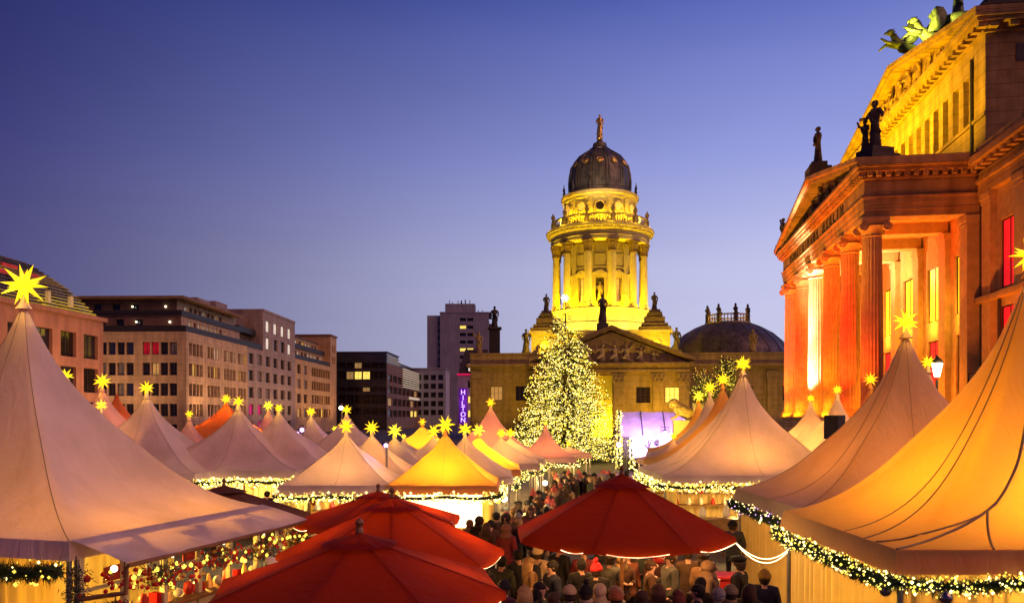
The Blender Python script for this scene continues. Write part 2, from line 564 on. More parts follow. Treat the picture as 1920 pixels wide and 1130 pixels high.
# ---- building 2: beige block with two set-back balcony floors
b2 = thing('office_building', 'beige stone corner block with grouped windows and two set-back balcony floors', 'building', (-57, 140, 0), -R(1.6))
rws = [(15.3, 17.5), (11.7, 13.9), (8.1, 10.3), (4.5, 6.7), (.9, 3.1)]
ops = []
for gx in (-1.5 - 6.3, -1.5 - 6.3 - 7.7, -1.5 - 6.3 - 15.2):
    for k in range(4):
        for z0, z1 in rws:
            ops.append((gx + k * 1.6, gx + k * 1.6 + 1.35, z0, z1))
MF = Matrix.Identity(4)
facade(b2, MF, -24, 0, 0, 19.3, ops, MT['beige'])
for i, o in enumerate(ops):
    gl = pick([(.12, 'win_sky'), (.22, 'win_blind'), (.06, 'win_dim')], rb)
    if o[2] > 15 and -8 < o[0] < -5.0: gl = MT['win_wine']
    add_window(b2, MF, *o, gl)
MS = RZ(PI / 2)
ops = []
for gx in (1.2, 9.2, 17.2, 24.6):
    for k in range(4):
        if gx > 24 and k > 2: continue
        for z0, z1 in rws:
            ops.append((gx + k * 1.55, gx + k * 1.55 + 1.25, z0, z1))
facade(b2, MS, 0, 30, 0, 19.3, ops, MT['beige'])
for o in ops:
    add_window(b2, MS, *o, pick([(.5 if o[2] > 15 else .12, 'win_white' if o[2] > 15 else 'win_sky'), (.28, 'win_blind'), (.06, 'win_lit')], rb))
for lev, (z0, z1, s) in enumerate(((19.3, 22.2, 1.6), (22.2, 25.4, 3.0))):
    m = MB(); m.box(-24, -.1 + .5 * 0 - (0 if lev == 0 else 1.4), (0.1 if lev == 0 else 1.4), 30, z0 - .3 + .31, z0 + .12)
    m.build('terrace_slab', MT['beige_dark'], b2)
    m2 = MB(); e = 0 if lev == 0 else 1.3
    m2.box(-24, -e - .1, e + .05, e + .11, z0 + .13, z0 + 1.1); m2.box(-e - .16, -e - .1, e + .12, 30, z0 + .13, z0 + 1.1)
    m2.build('railing', MT['dark_metal'], b2)
    fo = [(-22 + k * 3.4, -22 + k * 3.4 + 1.5, z0 + .5, z0 + 2.4) for k in range(5)]
    MFs = T(-s, s, 0)
    facade(b2, MFs, -22, 0, z0 + .13, z1, fo, MT['beige_dark'])
    for k, o in enumerate(fo):
        add_window(b2, MFs, *o, MT['win_dark'], mull=2)
    MSs = T(-s, s, 0) @ RZ(PI / 2)
    so = [(3.2 + k * 2.0 + lev * 0, 3.2 + k * 2.0 + 1.2, z0 + .5, z0 + 2.4) for k in range(9)]
    facade(b2, MSs, 0, 28, z0 + .13, z1, so, MT['beige'])
    for o in so:
        add_window(b2, MSs, *o, pick([(.7, 'win_white')], rb), mull=1)
    for q in (2, 8):
        lm = MB(); lm.sphere((-s - 10 + q, s - .12, z0 + 1.9), .16, 8, 6); lm.build('wall_lamp', MT['lamp_white'], b2)
m = MB(); m.box(-25, -1.0, 1.2, 30, 25.41, 25.8); m.build('roof', MT['beige_dark'], b2)
m = MB(); m.box(-9, -4, 14, 20, 25.8, 27.4); m.box(-9, -4, 23, 29, 25.8, 28.0); m.build('roof_plant', MT['grey_clad'], b2)

# ---- building 3: grey block
b3 = thing('office_building', 'grey stone block with square windows between the beige block and the ochre block', 'building', (-57 + .027 * 30 - .3, 170, 0), -R(1.6))
ops = []
cs = [1.6 + k * 5.4 for k in range(6)]
for c in cs:
    for z0, z1 in [(15.9, 18.2), (12.2, 14.5), (8.5, 10.8), (4.8, 7.1), (1.1, 3.4)]:
        ops.append((c, c + 2.9, z0, z1))
up = [12.5 + k * 5.4 for k in range(4)]
for c in up:
    for z0, z1 in [(19.9, 22.5), (23.8, 26.4)]:
        ops.append((c, c + 2.9, z0, z1))
f1 = [o for o in ops if o[2] < 19]
f2 = [o for o in ops if o[2] > 19]
facade(b3, MS, .05, 34.6, 0, 19.2, f1, MT['grey_clad'])
facade(b3, MS, 10.5, 34.6, 19.2, 28.2, f2, MT['grey_clad'])
for o in ops:
    g_ = MT['win_pink'] if (o[2] < 8 and o[0] < 9) else (pick([(.75, 'win_white')], rb) if o[2] > 19 else pick([(.1, 'win_sky'), (.25, 'win_blind'), (.03, 'win_lit')], rb))
    add_window(b3, MS, *o, g_, mull=2 if o[2] < 19 else 3)
m = MB(); m.box(-14, .15, 10.45, 34.6, 28.21, 28.7); m.quad((0, 10.5, 19.2), (0, 10.5, 28.2), (-14, 10.5, 28.2), (-14, 10.5, 19.2)); m.build('roof', MT['grey_clad'], b3)
m = MB(); m.box(-14, -3, .05, 10.4, 19.21, 26.5); m.box(-2.9, -.1, .05, 10.4, 19.21, 19.4); m.build('wall', MT['beige_dark'], b3)
m = MB(); m.box(-.2, -.1, .1, 10.4, 19.41, 20.6); m.box(-2.9, -1.6, .1, 10.4, 22.6, 23.9); m.build('railing', MT['dark_metal'], b3)

# ---- building 4: ochre block with corner tower
b4 = thing('office_building', 'ochre block with ribbon windows, lit balconies and a square corner turret', 'building', (-57 + .027 * 65 - .3, 204.7, 0), -R(1.6))
ops = []
for z0, z1 in [(15.6, 18.0), (11.8, 14.2), (8.0, 10.4), (4.2, 6.6)]:
    for c in (2.0, 8.0):
        ops.append((c, c + 3.2, z0, z1))
    for k in range(8):
        ops.append((15.5 + k * 2.5, 15.5 + k * 2.5 + 2.15, z0, z1))
facade(b4, MS, 0.02, 43, 0, 19.3, ops, MT['ochre_clad'])
for o in ops:
    add_window(b4, MS, *o, pick([(.08, 'win_sky'), (.25, 'win_blind'), (.05, 'win_dim'), (.03, 'win_lit')], rb), mull=2)
for lev, (z0, z1, s) in enumerate(((19.3, 22.6, 2.0), (22.6, 26.0, 3.6))):
    MSs = T(-s, 0, 0) @ RZ(PI / 2)
    so = [(2.5 + k * 3.2, 2.5 + k * 3.2 + 1.9, z0 + .6, z0 + 2.6) for k in range(10)]
    facade(b4, MSs, 0, 35.5, z0 + .13, z1, so, MT['ochre_clad'])
    for o in so:
        add_window(b4, MSs, *o, pick([(.35, 'win_lit'), (.25, 'win_white')], rb), mull=1)
    m = MB(); m.box(-12, -.05 - (s - 2), 0.05, 35.4, z0 + .02, z0 + .13); m.build('terrace_slab', MT['beige_dark'], b4)
    m = MB(); m.box(-.2 - (s - 2), -.1 - (s - 2), .1, 35.4, z0 + .14, z0 + 1.2); m.build('railing', MT['dark_metal'], b4)
so = [(37.6, 39.0, 20.5, 22.5), (40.0, 41.4, 20.5, 22.5), (37.6, 39.0, 23.8, 26.0), (40.0, 41.4, 23.8, 26.0)]
facade(b4, MS, 35.6, 43, 19.31, 28.6, so, MT['ochre_clad'], name='corner_turret')
for o in so: add_window(b4, MS, *o, MT['win_dark'], mull=1)
m = MB(); m.quad((0, 35.6, 19.3), (0, 35.6, 28.6), (-10, 35.6, 28.6), (-10, 35.6, 19.3)); m.quad((0, 43, 0), (-12, 43, 0), (-12, 43, 28.6), (0, 43, 28.6)); m.build('wall', MT['ochre_clad'], b4)
m = MB(); m.box(-12, .3, 35.3, 43.2, 28.61, 29.1); m.box(-12, -3.3, 0, 35.2, 26.01, 26.3); m.build('roof', MT['beige_dark'], b4)

# ---- building 5: dark glazed block
b5 = thing('office_building', 'dark glass block with pale lit louver bands across the street', 'building', (-41, 262, 0), -R(2))
ops = []
for z0, z1 in [(20.2, 22.2), (16.6, 19.2), (12.6, 14.0), (8.5, 11.5), (5, 7.2)]:
    for k in range(7):
        ops.append((-18.8 + k * 2.7, -18.8 + k * 2.7 + 2.4, z0, z1))
facade(b5, MF, -19.3, 0, 0, 25.3, ops, MT['dark_glass_wall'])
lit = {(3, 1): 'win_lit', (4, 1): 'win_lit', (3, 0): 'win_dim', (4, 2): 'win_dim', (2, 1): 'win_dim'}
for i, o in enumerate(ops):
    r_, k_ = divmod(i, 7)
    add_window(b5, MF, *o, MT[lit.get((k_, r_), 'win_dark')], mull=2)
so = []
for z0, z1 in [(16.0, 18.4), (12.2, 14.6), (8.0, 10.6), (4.2, 6.6)]:
    for k in range(9):
        so.append((2 + k * 9.2, 2 + k * 9.2 + 8.0, z0, z1))
facade(b5, MS, 0.02, 86, 0, 22.0, so, MT['beige_dark'])
for i, o in enumerate(so):
    add_window(b5, MS, *o, MT['win_lit'] if (i // 9 == 3 and i % 9 in (5, 6)) else pick([(.06, 'win_dim')], rb), mull=6)
m = MB(); m.box(-14, -.1, .02, 22, 22.02, 25.3); m.box(-14, -2, 22.2, 86, 22.02, 24.2); m.build('wall', MT['dark_glass_wall'], b5)
lw = glow('lit_white_louver', (1.0, .86, .62), .42, False)
for i in range(9):
    m = MB(); m.box(.06, .35, 30, 74, 15.2 + i * .82, 15.42 + i * .82); m.build('louver', lw, b5)
for i in range(3):
    m = MB(); m.box(.06, .3, 2, 24, 22.6 + i * .8, 22.75 + i * .8); m.build('louver', glow('faint_louver', (1, .8, .5), .16, False), b5)
m = MB(); m.box(.06, .4, 44, 84, 11.0, 11.9); m.build('canopy_light', lw, b5)
m = MB(); m.box(-19.5, .2, -.2, 22, 25.31, 25.7); m.build('roof', MT['slate'], b5)

# ---- white block, tower block, hotel
bw = thing('office_building', 'plain grey box block with a blank pale side wall in front of the tower block', 'building', (-44, 330, 0), 0)
so = [(1.5 + k * 3.0, 3.6 + k * 3.0, 5 + 3.6 * j, 7.2 + 3.6 * j) for k in range(5) for j in range(5)]
facade(bw, T(0, 0, 0), 0, 16.6, 0, 24, so, MT['concrete'])
for o in so: add_window(bw, T(0, 0, 0), *o, MT['win_dark'], mull=2)
m = MB(); m.quad((16.6, 0, 0), (16.6, 22, 0), (16.6, 22, 24), (16.6, 0, 24)); m.build('wall', MT['concrete_pale'], bw)
m = MB(); m.box(-.3, 16.9, -.3, 22, 24.01, 24.4); m.build('roof', MT['concrete_pale'], bw)

bt = thing('tower_block', 'tall slab apartment tower with lit windows and side balconies', 'building', (-42.6, 400, 0), 0)
so = []
for j in range(12):
    z = 52 - j * 3.75
    so.append((16.5, 19.6, z, z + 1.6)); so.append((20.2, 23.2, z, z + 1.6))
facade(bt, T(0, 0, 0), 6.6, 31, 0, 56, so, MT['concrete'], depth=.8)
for i, o in enumerate(so):
    j, k = divmod(i, 2)
    add_window(bt, T(0, 0, 0), *o, MT['win_lit'] if (j, k) in ((1, 0), (4, 0), (4, 1), (9, 0)) else MT['win_dark'], mull=2, depth=.7)
m = MB(); m.box(0, 6.5, 1.5, 20, 0, 55); m.quad((31, 0, 0), (31, 26, 0), (31, 26, 53), (31, 0, 53)); m.build('wall', MT['concrete'], bt)
for j in range(12):
    m = MB(); z = 11 + j * 3.6; m.box(31.02, 33.6, 2, 25, z, z + .3); m.box(33.3, 33.6, 2, 25, z + .31, z + 1.3); m.build('balcony', MT['concrete_pale'], bt)
    m = MB(); m.box(5.6, 6.58, 1.0, 1.4, z, z + 1.2); m.build('stair_slot', MT['frame'], bt)
m = MB(); m.box(6.4, 32, -.2, 26, 56.01, 56.6); m.box(9, 24, 2, 12, 56.6, 61)
m.build('roof', MT['concrete'], bt)
for k in range(12):
    m = MB(); x = 9 + rb.random() * 20; m.tube([(x, 3, 56.6 if x > 24 else 61), (x, 3, (57.8 if x > 24 else 61.8) + rb.random() * 1.5)], .18, 5); m.build('antenna', MT['dark_metal'], bt)

bh = thing('hotel_building', 'hotel with pink lit cornice and a vertical purple neon sign', 'building', (-17.0, 250, 0), 0)
so = []
for j, z in enumerate((18.6, 13.4, 8.6, 4.2)):
    for k in range(2):
        so.append((3.2 + k * 2.6, 4.9 + k * 2.6, z, z + 2.2))
facade(bh, T(0, 0, 0), 0, 9.4, 0, 17.4, so[2:], MT['concrete_pale'])
for i, o in enumerate(so[2:]): add_window(bh, T(0, 0, 0), *o, MT[['win_dark', 'win_dim', 'win_lit', 'win_dim', 'win_lit', 'win_lit'][i]], mull=2, bars=2)
m = MB(); m.extrude([(0.2, 0, 17.8), (9.4, 0, 17.8), (9.4, 2.2, 25.5), (2.2, 2.2, 25.5)], (0, 9, 0)); m.build('mansard_roof', MT['slate'], bh)
for k, (x, gl) in enumerate(((3.3, 'win_white'), (5.9, 'win_lit'))):
    m = MB(); m.box(x - .2, x + 2.0, -.1, 2.5, 18.2, 21.2); m.build('dormer', MT['slate'], bh)
    add_window(bh, T(0, -.14, 0), x, x + 1.8, 18.5, 20.9, MT[gl], depth=0, mull=2)
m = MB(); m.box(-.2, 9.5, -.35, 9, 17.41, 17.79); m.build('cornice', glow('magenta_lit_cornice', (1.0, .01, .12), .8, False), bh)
m = MB(); m.box(9.45, 9.75, -.3, 0, 2, 17.3); m.build('neon_strip', glow('magenta_neon_strip', (1.0, .02, .55), 1.0, False), bh)
m = MB(); m.box(.6, 2.9, -.45, -.02, 2.0, 13.2); sg = m.build('sign_board', glow('purple_sign_board', (.15, .008, .40), .6, False), bh)
def letter_mesh(ch, size, ext):
    cu = bpy.data.curves.new('letter', 'FONT')
    cu.body = ch; cu.size = size; cu.extrude = ext; cu.align_x = 'CENTER'; cu.resolution_u = 3
    o = bpy.data.objects.new('letter_tmp', cu); col.objects.link(o)
    dg = bpy.context.evaluated_depsgraph_get()
    me = bpy.data.meshes.new_from_object(o.evaluated_get(dg))
    bpy.data.objects.remove(o); me.name = 'letter'
    me.materials.clear()
    return me
neon = glow('lilac_neon', (.62, .42, 1.0), 2.2, False)
for i, ch in enumerate('HILTON'):
    obj('letter', letter_mesh(ch, 2.1, .06), neon, sg, T(1.75, -.55, 11.3 - i * 1.72) @ Matrix.Rotation(PI / 2, 4, 'X'))
light('POINT', 'sign_glow', (1.7, -4, 9), 250, (.6, .2, 1), bh, 1)

# added warm fill on the street facades, no such lamps stand there
for B, pts in ((b2, [(4, 4), (9, 12), (9, 24), (-8, -9), (-18, -9)]), (b3, [(9, 6), (9, 18), (9, 29)]), (b4, [(9, 8), (9, 22), (9, 36)]), (b1, [(8, -4), (8, -14)])):
    for x, y in pts:
        tx, ty = (x, .0) if y < 0 and x < 0 else (0, y)
        light('SPOT', 'facade_fill', (x, y, 3.0), 3300, (1, .56, .27), B, .5, target=(tx, ty, 13), angle=110, blend=1)
# ------------------------------------------------------------------ sculpture
def fold(k):
    return 1 + .10 * math.sin(k * 2.6) + .05 * math.sin(k * 5.1 + 1)
def statue_mesh(pose=0):
    """draped standing figure one unit tall, facing -y"""
    m = MB()
    m.lathe([(.135, 0), (.15, .02), (.125, .2), (.105, .38), (.095, .48), (.085, .56), (.105, .66), (.125, .74), (.11, .80), (.05, .835), (.038, .86)], 20, sx=1.0, sy=.72, rf=fold)
    m.sphere((0, -.012, .915), .058, 12, 8, sx=.92, sy=1.05, sz=1.25)
    m.sphere((0, .012, .935), .062, 10, 6, sx=1, sy=1, sz=1.0)
    m.tube([(0, -.065, .925), (0, -.083, .905), (0, -.066, .898)], .012, 5)
    if pose == 0:
        a = [(-.11, 0, .78), (-.165, -.01, .66), (-.13, -.08, .54)]; b = [(.11, 0, .78), (.17, .0, .65), (.155, -.05, .52)]
    elif pose == 1:
        a = [(-.11, 0, .78), (-.22, -.03, .83), (-.27, -.06, .98)]; b = [(.11, 0, .78), (.165, -.01, .66), (.12, -.09, .60)]
    else:
        a = [(-.11, 0, .78), (-.20, -.05, .68), (-.30, -.10, .70)]; b = [(.11, 0, .78), (.18, .03, .68), (.26, -.04, .60)]
    for q in (a, b):
        m.tube(q, [.048, .038, .028], 7); m.sphere(q[2], .034, 7, 5)
    m.tube([(-.09, -.07, .76), (.02, -.1, .6), (.1, -.06, .45), (.12, .03, .3)], [.03, .045, .05, .03], 6)
    return m
_st = [fixn(statue_mesh(i).mesh('figure', 'all')) for i in range(3)]
def statue(label, loc, h, mt, rz=0, pose=0, ped=None, group=None, cat='statue'):
    t = thing('statue', label, cat, loc, rz, group)
    z = 0
    if ped:
        p = MB()
        for (w, a, b) in ped:
            p.box(-w, w, -w, w, a, b)
        p.build('pedestal', MT['stone_dark'] if mt == MT['stone_dark'] else MT['stone_cathedral'], t)
        z = ped[-1][2]
    obj('figure', _st[pose], mt, t, T(0, 0, z) @ SC(h, h, h))
    return t
def relief_mesh(seed):
    r = random.Random(seed)
    m = MB()
    lean = r.uniform(-.25, .25)
    m.lathe([(.16, 0), (.15, .25), (.11, .45), (.15, .7), (.05, .82)], 10, sx=1, sy=.6)
    m.sphere((lean * .2, -.03, .90), .075, 8, 6)
    for s in (-1, 1):
        m.tube([(s * .12, -.03, .72), (s * r.uniform(.2, .3), -.08, r.uniform(.5, .85)), (s * r.uniform(.2, .42), -.1, r.uniform(.45, 1.0))], [.05, .045, .03], 6)
    m.tube([(0, -.06, .4), (.2 * r.choice((-1, 1)), -.12, .22), (.3 * r.choice((-1, 1)), -.06, .02)], [.09, .08, .05], 6)
    return m.mesh('relief_figure', 'all')
_rel = [fixn(relief_mesh(s)) for s in range(5)]

# ------------------------------------------------------------------ concert hall with portico (front faces -x in its own frame)
A0 = math.atan2(-.145, .989)
kh = thing('concert_hall', 'sandstone concert hall with red and gold lit columned portico and gabled upper block', 'building', (21.6, 48, 0), A0)
SP = 4.82
LA = 5 * SP
SD, SCM = MT['stone_hall'], MT['stone_column']
# podium
m = MB(); m.box(-2.6, 6, -2.2, LA + 2.2, 0, 4.45); m.box(6.01, 24, -16, LA + 18, 0, 4.4); m.build('podium', SD, kh)
for i in range(10):
    m = MB(); m.box(-2.6 - .55 * (i + 1), -2.6 - .55 * i, 1.5, LA - 1.5, 0, 4.2 - .42 * i); m.build('stair_step', SD, kh)
# columns
def flute(k):
    return 1.0 if k % 2 == 0 else .93
def column_meshes():
    s = MB(); z0, z1 = 4.95, 15.15
    prof = [(.64, z0), (.635, z0 + 2), (.62, z0 + 4.5), (.585, z0 + 7.5), (.545, z1)]
    s.lathe(prof, 40, rf=flute)
    b = MB(); b.box(-.85, .85, -.85, .85, 4.46, 4.62); b.lathe([(.82, 4.62), (.84, 4.68), (.80, 4.76), (.70, 4.79), (.72, 4.85), (.74, 4.9), (.66, 4.95)], 28)
    c = MB(); c.lathe([(.55, 15.15), (.60, 15.2), (.56, 15.3), (.62, 15.55), (.80, 15.78), (.66, 15.85)], 28)
    c.box(-.78, .78, -.78, .78, 16.02, 16.28)
    c.box(-.70, .70, -.70, .70, 15.86, 16.02)
    for sx in (-1, 1):
        for sy in (-.70, .70):
            vs = []
            c.tube([(sx * .66 , sy - .12 * (1 if sy > 0 else -1), 15.72), (sx * .66, sy + .13 * (1 if sy > 0 else -1), 15.72)], .26, 12)
            c.tube([(sx * .66, sy + .14 * (1 if sy > 0 else -1), 15.72), (sx * .66, sy + .19 * (1 if sy > 0 else -1), 15.72)], .10, 8)
    return s.mesh('column', True), b.mesh('base', True), c.mesh('capital', True)
cs_, cb_, cc_ = column_meshes()
for i in range(6):
    c = obj('column', cs_, SCM, kh, T(0, i * SP, 0))
    obj('base', cb_, SCM, c); obj('capital', cc_, SCM, c)
# entablature
def ring(mb, o, z0, z1, w1=5.9, inner=.55):
    mb.box(-o, inner, -o, LA + o, z0, z1)
    mb.box(inner + .003, w1, -o, inner, z0, z1)
    mb.box(inner + .003, w1, LA - inner, LA + o, z0, z1)
m = MB(); ring(m, .58, 16.30, 16.66); ring(m, .63, 16.661, 17.02); ring(m, .68, 17.021, 17.38); ring(m, .76, 17.381, 17.5); m.build('architrave', SD, kh)
m = MB(); ring(m, .60, 17.501, 18.5); fr = m.build('frieze', SD, kh)
m = MB(); ring(m, .75, 18.501, 18.62); ring(m, 1.05, 18.9, 19.12); ring(m, 1.18, 19.121, 19.3); m.build('cornice', SD, kh)
m = MB()
k = -.9
while k < LA + .9:
    m.box(-.98, -.62, k, k + .26, 18.63, 18.89); k += .52
k = -.5
while k < 5.6:
    m.box(k, k + .26, -.98, -.62, 18.63, 18.89); k += .52
ring(m, .6, 18.621, 18.899)
tag(m.build('dentils', SD, kh), kind='stuff')
# inscription
txt = 'KONZERTHAUS BERLIN'
n = len(txt)
for i, ch in enumerate(txt):
    if ch == ' ': continue
    yy = 21.2 - i * .985
    obj('letter', letter_mesh(ch, 1.0, .03), MT['stone_dark'], fr, T(-.64, yy, 17.62) @ RZ(-PI / 2) @ Matrix.Rotation(PI / 2, 4, 'X'))
# pediment
def pediment(root, half, z0, rise, x0, depth, over, mt, nfig, figmt, fscale, yc, z_off=0):
    m = MB(); m.extrude([(x0 + .45, yc - half, z0), (x0 + .45, yc + half, z0), (x0 + .45, yc, z0 + rise)], (depth, 0, 0)); fixn(m.build('tympanum', mt, root).data)
    for s in (-1, 1):
        for (dx, a, b) in ((-over, .05, .34), (-over * .6, -.16, .049)):
            q = MB()
            q.extrude([(x0 + dx, yc + s * (half + over), z0 + a), (x0 + dx, yc, z0 + rise + a + .15), (x0 + dx, yc, z0 + rise + b + .15), (x0 + dx, yc + s * (half + over), z0 + b)], (depth - dx + .4 - 0, 0, 0))
            fixn(q.build('raking_cornice', mt, root).data)
    for i in range(nfig):
        u = (i + .5) / nfig * 2 - 1
        hh = rise * (1 - abs(u)) * .92
        if hh < .35: continue
        h = min(hh, fscale)
        obj('relief_figure', _rel[i % 5], figmt, root, T(x0 + .33, yc + u * half, z0 + .05) @ RZ(-PI / 2) @ SC(h * 1.05, h, h))
pediment(kh, LA / 2 + .6, 19.31, 2.65, -.55, 6.6, .75, SD, 11, MT['stone_dark'], 2.4, LA / 2)
m = MB(); m.extrude([(-1.2, -1.2, 19.70), (-1.2, LA / 2, 22.50), (-1.2, LA + 1.2, 19.70), (-1.2, LA / 2, 22.44)], (7.4, 0, 0)); fixn(m.build('roof', MT['slate'], kh).data)
# portico ceiling with cross beams
m = MB(); m.box(.56, 5.9, .56, LA - .56, 17.0, 17.2); m.build('ceiling', SCM, kh)
for i in range(1, 5):
    m = MB(); m.box(.56, 5.9, i * SP - .45, i * SP + .45, 16.3, 16.99); m.build('ceiling_beam', SCM, kh)
# wall behind portico and wing wall: openings high and low
ops, gl = [], []
def op(a, b, c, d, g_):
    ops.append((a, b, c, d)); gl.append(g_)
Mw = T(6.0, 0, 0) @ RZ(PI / 2)
Mw = Matrix(((0, 1, 0, 6.0), (-1, 0, 0, 0), (0, 0, 1, 0), (0, 0, 0, 1)))     # local x -> -y (towards the camera), inward +x
for i in range(5):
    yc = (i + .5) * SP
    op(-yc - 1.15, -yc + 1.15, 10.9, 14.6, 'win_amber'); op(-yc - 1.0, -yc + 1.0, 4.6, 9.6, 'win_red')  # uplight in the upper recesses put into the panes' amber glow
for k, yc in enumerate((-3.6, -7.6, -11.6)):
    op(-yc - .95, -yc + .95, 11.6, 15.4, 'win_red'); op(-yc - .95, -yc + .95, 6.6, 10.6, 'win_red')
facade(kh, Mw, -LA - 14, 14, 4.41, 18.5, ops, SCM, depth=.22)
for o, g_ in zip(ops, gl):
    add_window(kh, Mw, *o, MT[g_], depth=.16, mull=2, bars=1)
def pilaster(y, w, z0, z1, x=6.0, d=.32, mt=None):
    p = MB(); p.box(x - d, x - .003, y - w, y + w, z0 + .5, z1 - .6)
    p.box(x - d - .1, x - .003, y - w - .1, y + w + .1, z0, z0 + .499)
    p.box(x - d - .1, x - .003, y - w - .1, y + w + .1, z1 - .35, z1); p.box(x - d - .04, x - .003, y - w - .04, y + w + .04, z1 - .599, z1 - .351)
    return p.build('pilaster', mt or SCM, kh)
for i in range(6):
    pilaster(i * SP, .55, 4.45, 16.25, d=.35 if i else .9)
for y in (-1.7, -5.6, -9.6, -13.6):
    pilaster(y, .55, 4.45, 17.2, d=.35)
m = MB()
m.box(5.6, 5.99, -14, -.75, 17.201, 17.9); m.box(5.45, 5.99, -14, -.75, 17.901, 18.1)
m.box(5.65, 5.99, -14, -.75, 18.101, 18.6); m.box(4.9, 5.99, -14, -1.2, 18.9, 19.3); m.box(5.4, 5.99, -14, -.75, 11.0, 11.3)
m.build('cornice', SD, kh)
m = MB()
k = -13.9
while k < -1.3:
    m.box(5.1, 5.62, k, k + .4, 18.61, 18.89); k += .8
tag(m.build('dentils', SD, kh), kind='stuff')
m = MB(); m.box(5.3, 24, -14, -1.3, 19.31, 19.9); m.build('attic', SD, kh)
m = MB(); m.box(5.9, 24, LA + 1, LA + 14, 18.5, 19.9); m.build('attic', SD, kh)
m = MB(); m.tube([(5.85, -.62, 4.5), (5.85, -.62, 18.4)], .1, 8); m.tube([(5.85, -2.9, 4.5), (5.85, -2.9, 11.0)], .09, 8); m.build('downpipe', MT['dark_metal'], kh)
# upper block
UX, UL = 6.33, 30.2
m = MB()
m.box(UX, 34, 0, UL, 19.0, 22.4); m.box(UX + .45, 34, .003, UL - .003, 22.401, 25.4); m.box(UX, 34, 0, UL, 25.401, 27.0)
m.box(UX, UX + .449, 0, 2.3, 22.4005, 25.4); m.box(UX, UX + .449, UL - 2.3, UL, 22.4005, 25.4)
m.build('upper_wall', SD, kh)
m = MB(); m.box(UX - .12, UX - .003, -.1, UL + .1, 22.2, 22.42); m.build('sill', SD, kh)
for i in range(15):
    y = 3.45 + i * 1.66
    m = MB(); m.box(UX - .02, UX + .447, y - .36, y + .36, 22.43, 25.39); m.build('pilaster', SD, kh)
    if i < 14:
        m = MB(); m.box(UX + .40, UX + .447, y + .38, y + 1.28, 22.43, 25.39); m.build('attic_window', MT['win_dark'] if i % 2 else MT['stone_dark'], kh)
m = MB(); m.box(UX - .2, 34, -.2, UL + .2, 27.001, 27.15); m.box(UX - .75, 34.5, -.75, UL + .75, 27.45, 27.68); m.box(UX - .9, 34.6, -.9, UL + .9, 27.681, 27.9); m.build('cornice', SD, kh)
m = MB(); k = -.6
while k < UL + .5:
    m.box(UX - .62, UX - .1, k, k + .34, 27.16, 27.44); k += .75
k = UX
while k < 30:
    m.box(k, k + .5, -.62, -.1, 27.16, 27.44); k += 1.1
m.box(UX - .1, 34, -.1, UL + .1, 27.151, 27.449)
tag(m.build('dentils', SD, kh), kind='stuff')
pediment(kh, UL / 2 + .3, 27.91, 3.3, UX - .3, 26, .6, SD, 15, SD, 2.6, UL / 2)
m = MB(); m.extrude([(UX - .5, -.9, 28.29), (UX - .5, UL / 2, 31.78), (UX - .5, UL + .9, 28.29), (UX - .5, UL / 2, 31.72)], (28, 0, 0)); fixn(m.build('roof', MT['slate'], kh).data)
m = MB(); m.tube([(UX - .09, 1.7, 19.6), (UX - .09, 1.7, 26.2)], .1, 8); m.build('downpipe', MT['dark_metal'], kh)
m = MB(); m.box(8, 11, -.04, -.003, 25.3, 26.3); m.build('vent_slot', MT['frame'], kh)
m = MB(); m.box(UX - .4, UX + 3.4, -.7, 2.0, 27.901, 28.5); m.box(UX, UX + 2.7, -.3, 1.6, 28.501, 29.1); m.box(UX + .6, UX + 2.0, .1, 1.2, 29.101, 30.4); m.build('corner_pedestal', MT['stone_dark'], kh)
khM = T(21.6, 48, 0) @ RZ(A0)
# griffin chariot
def at_kh(x, y, z):
    return khM @ Vector((x, y, z))
gr = thing('sculpture_group', 'green bronze chariot group with winged griffins and a driver on the upper gable', 'sculpture', at_kh(10.1, 15.1, 32.5), A0)
PT = MT['patina']
def griffin(y, x, s):
    m = MB(T(x, y, 0) @ SC(s, s, s))
    m.tube([(1.4, 0, .5), (.6, 0, .75), (-.3, 0, 1.1), (-.9, 0, 1.7), (-1.15, 0, 2.3)], [.30, .46, .50, .36, .24], 10)
    m.sphere((-1.35, 0, 2.5), .30, 10, 8, sx=1.2)
    m.tube([(-1.55, 0, 2.5), (-1.85, 0, 2.42), (-1.9, 0, 2.22)], [.16, .10, .02], 6)
    for k in range(5):
        m.tube([(-1.2 + k * .1, 0, 2.65 - k * .22), (-1.0 + k * .12, 0, 2.9 - k * .22)], [.10, .01], 5)
    for sy in (-.28, .28):
        m.tube([(-.8, sy, 1.3), (-1.7, sy, 1.5), (-2.3, sy, 1.0 if sy > 0 else 1.9)], [.24, .15, .08], 7)
        m.tube([(1.1, sy, .6), (1.4, sy, .1), (1.0, sy, -.25)], [.30, .18, .12], 7)
        w = [(-.3, 1.2), (.5, 1.3), (1.1, 1.9), (1.3, 2.7), (1.0, 3.3), (.4, 3.45), (.0, 3.0), (.25, 2.6), (-.1, 2.0)]
        m.extrude([(a, sy * 1.2, b) for a, b in w], (0, .12 if sy > 0 else -.12, 0))
    m.tube([(1.5, 0, .5), (2.0, 0, 1.0), (1.8, 0, 1.6)], [.12, .08, .05], 6)
    return fixn(m.build('griffin', PT, gr, 'all').data)
griffin(-.9, -1.9, .86); griffin(.9, -3.0, .86)
m = MB(); m.lathe([(1.3, 0), (1.35, .2), (1.0, .5), (1.15, 1.6), (1.45, 2.1), (1.5, 2.35), (1.25, 2.36), (1.0, 1.9)], 24, c=(.4, 0, 0)); m.build('chariot', PT, gr, 'all')
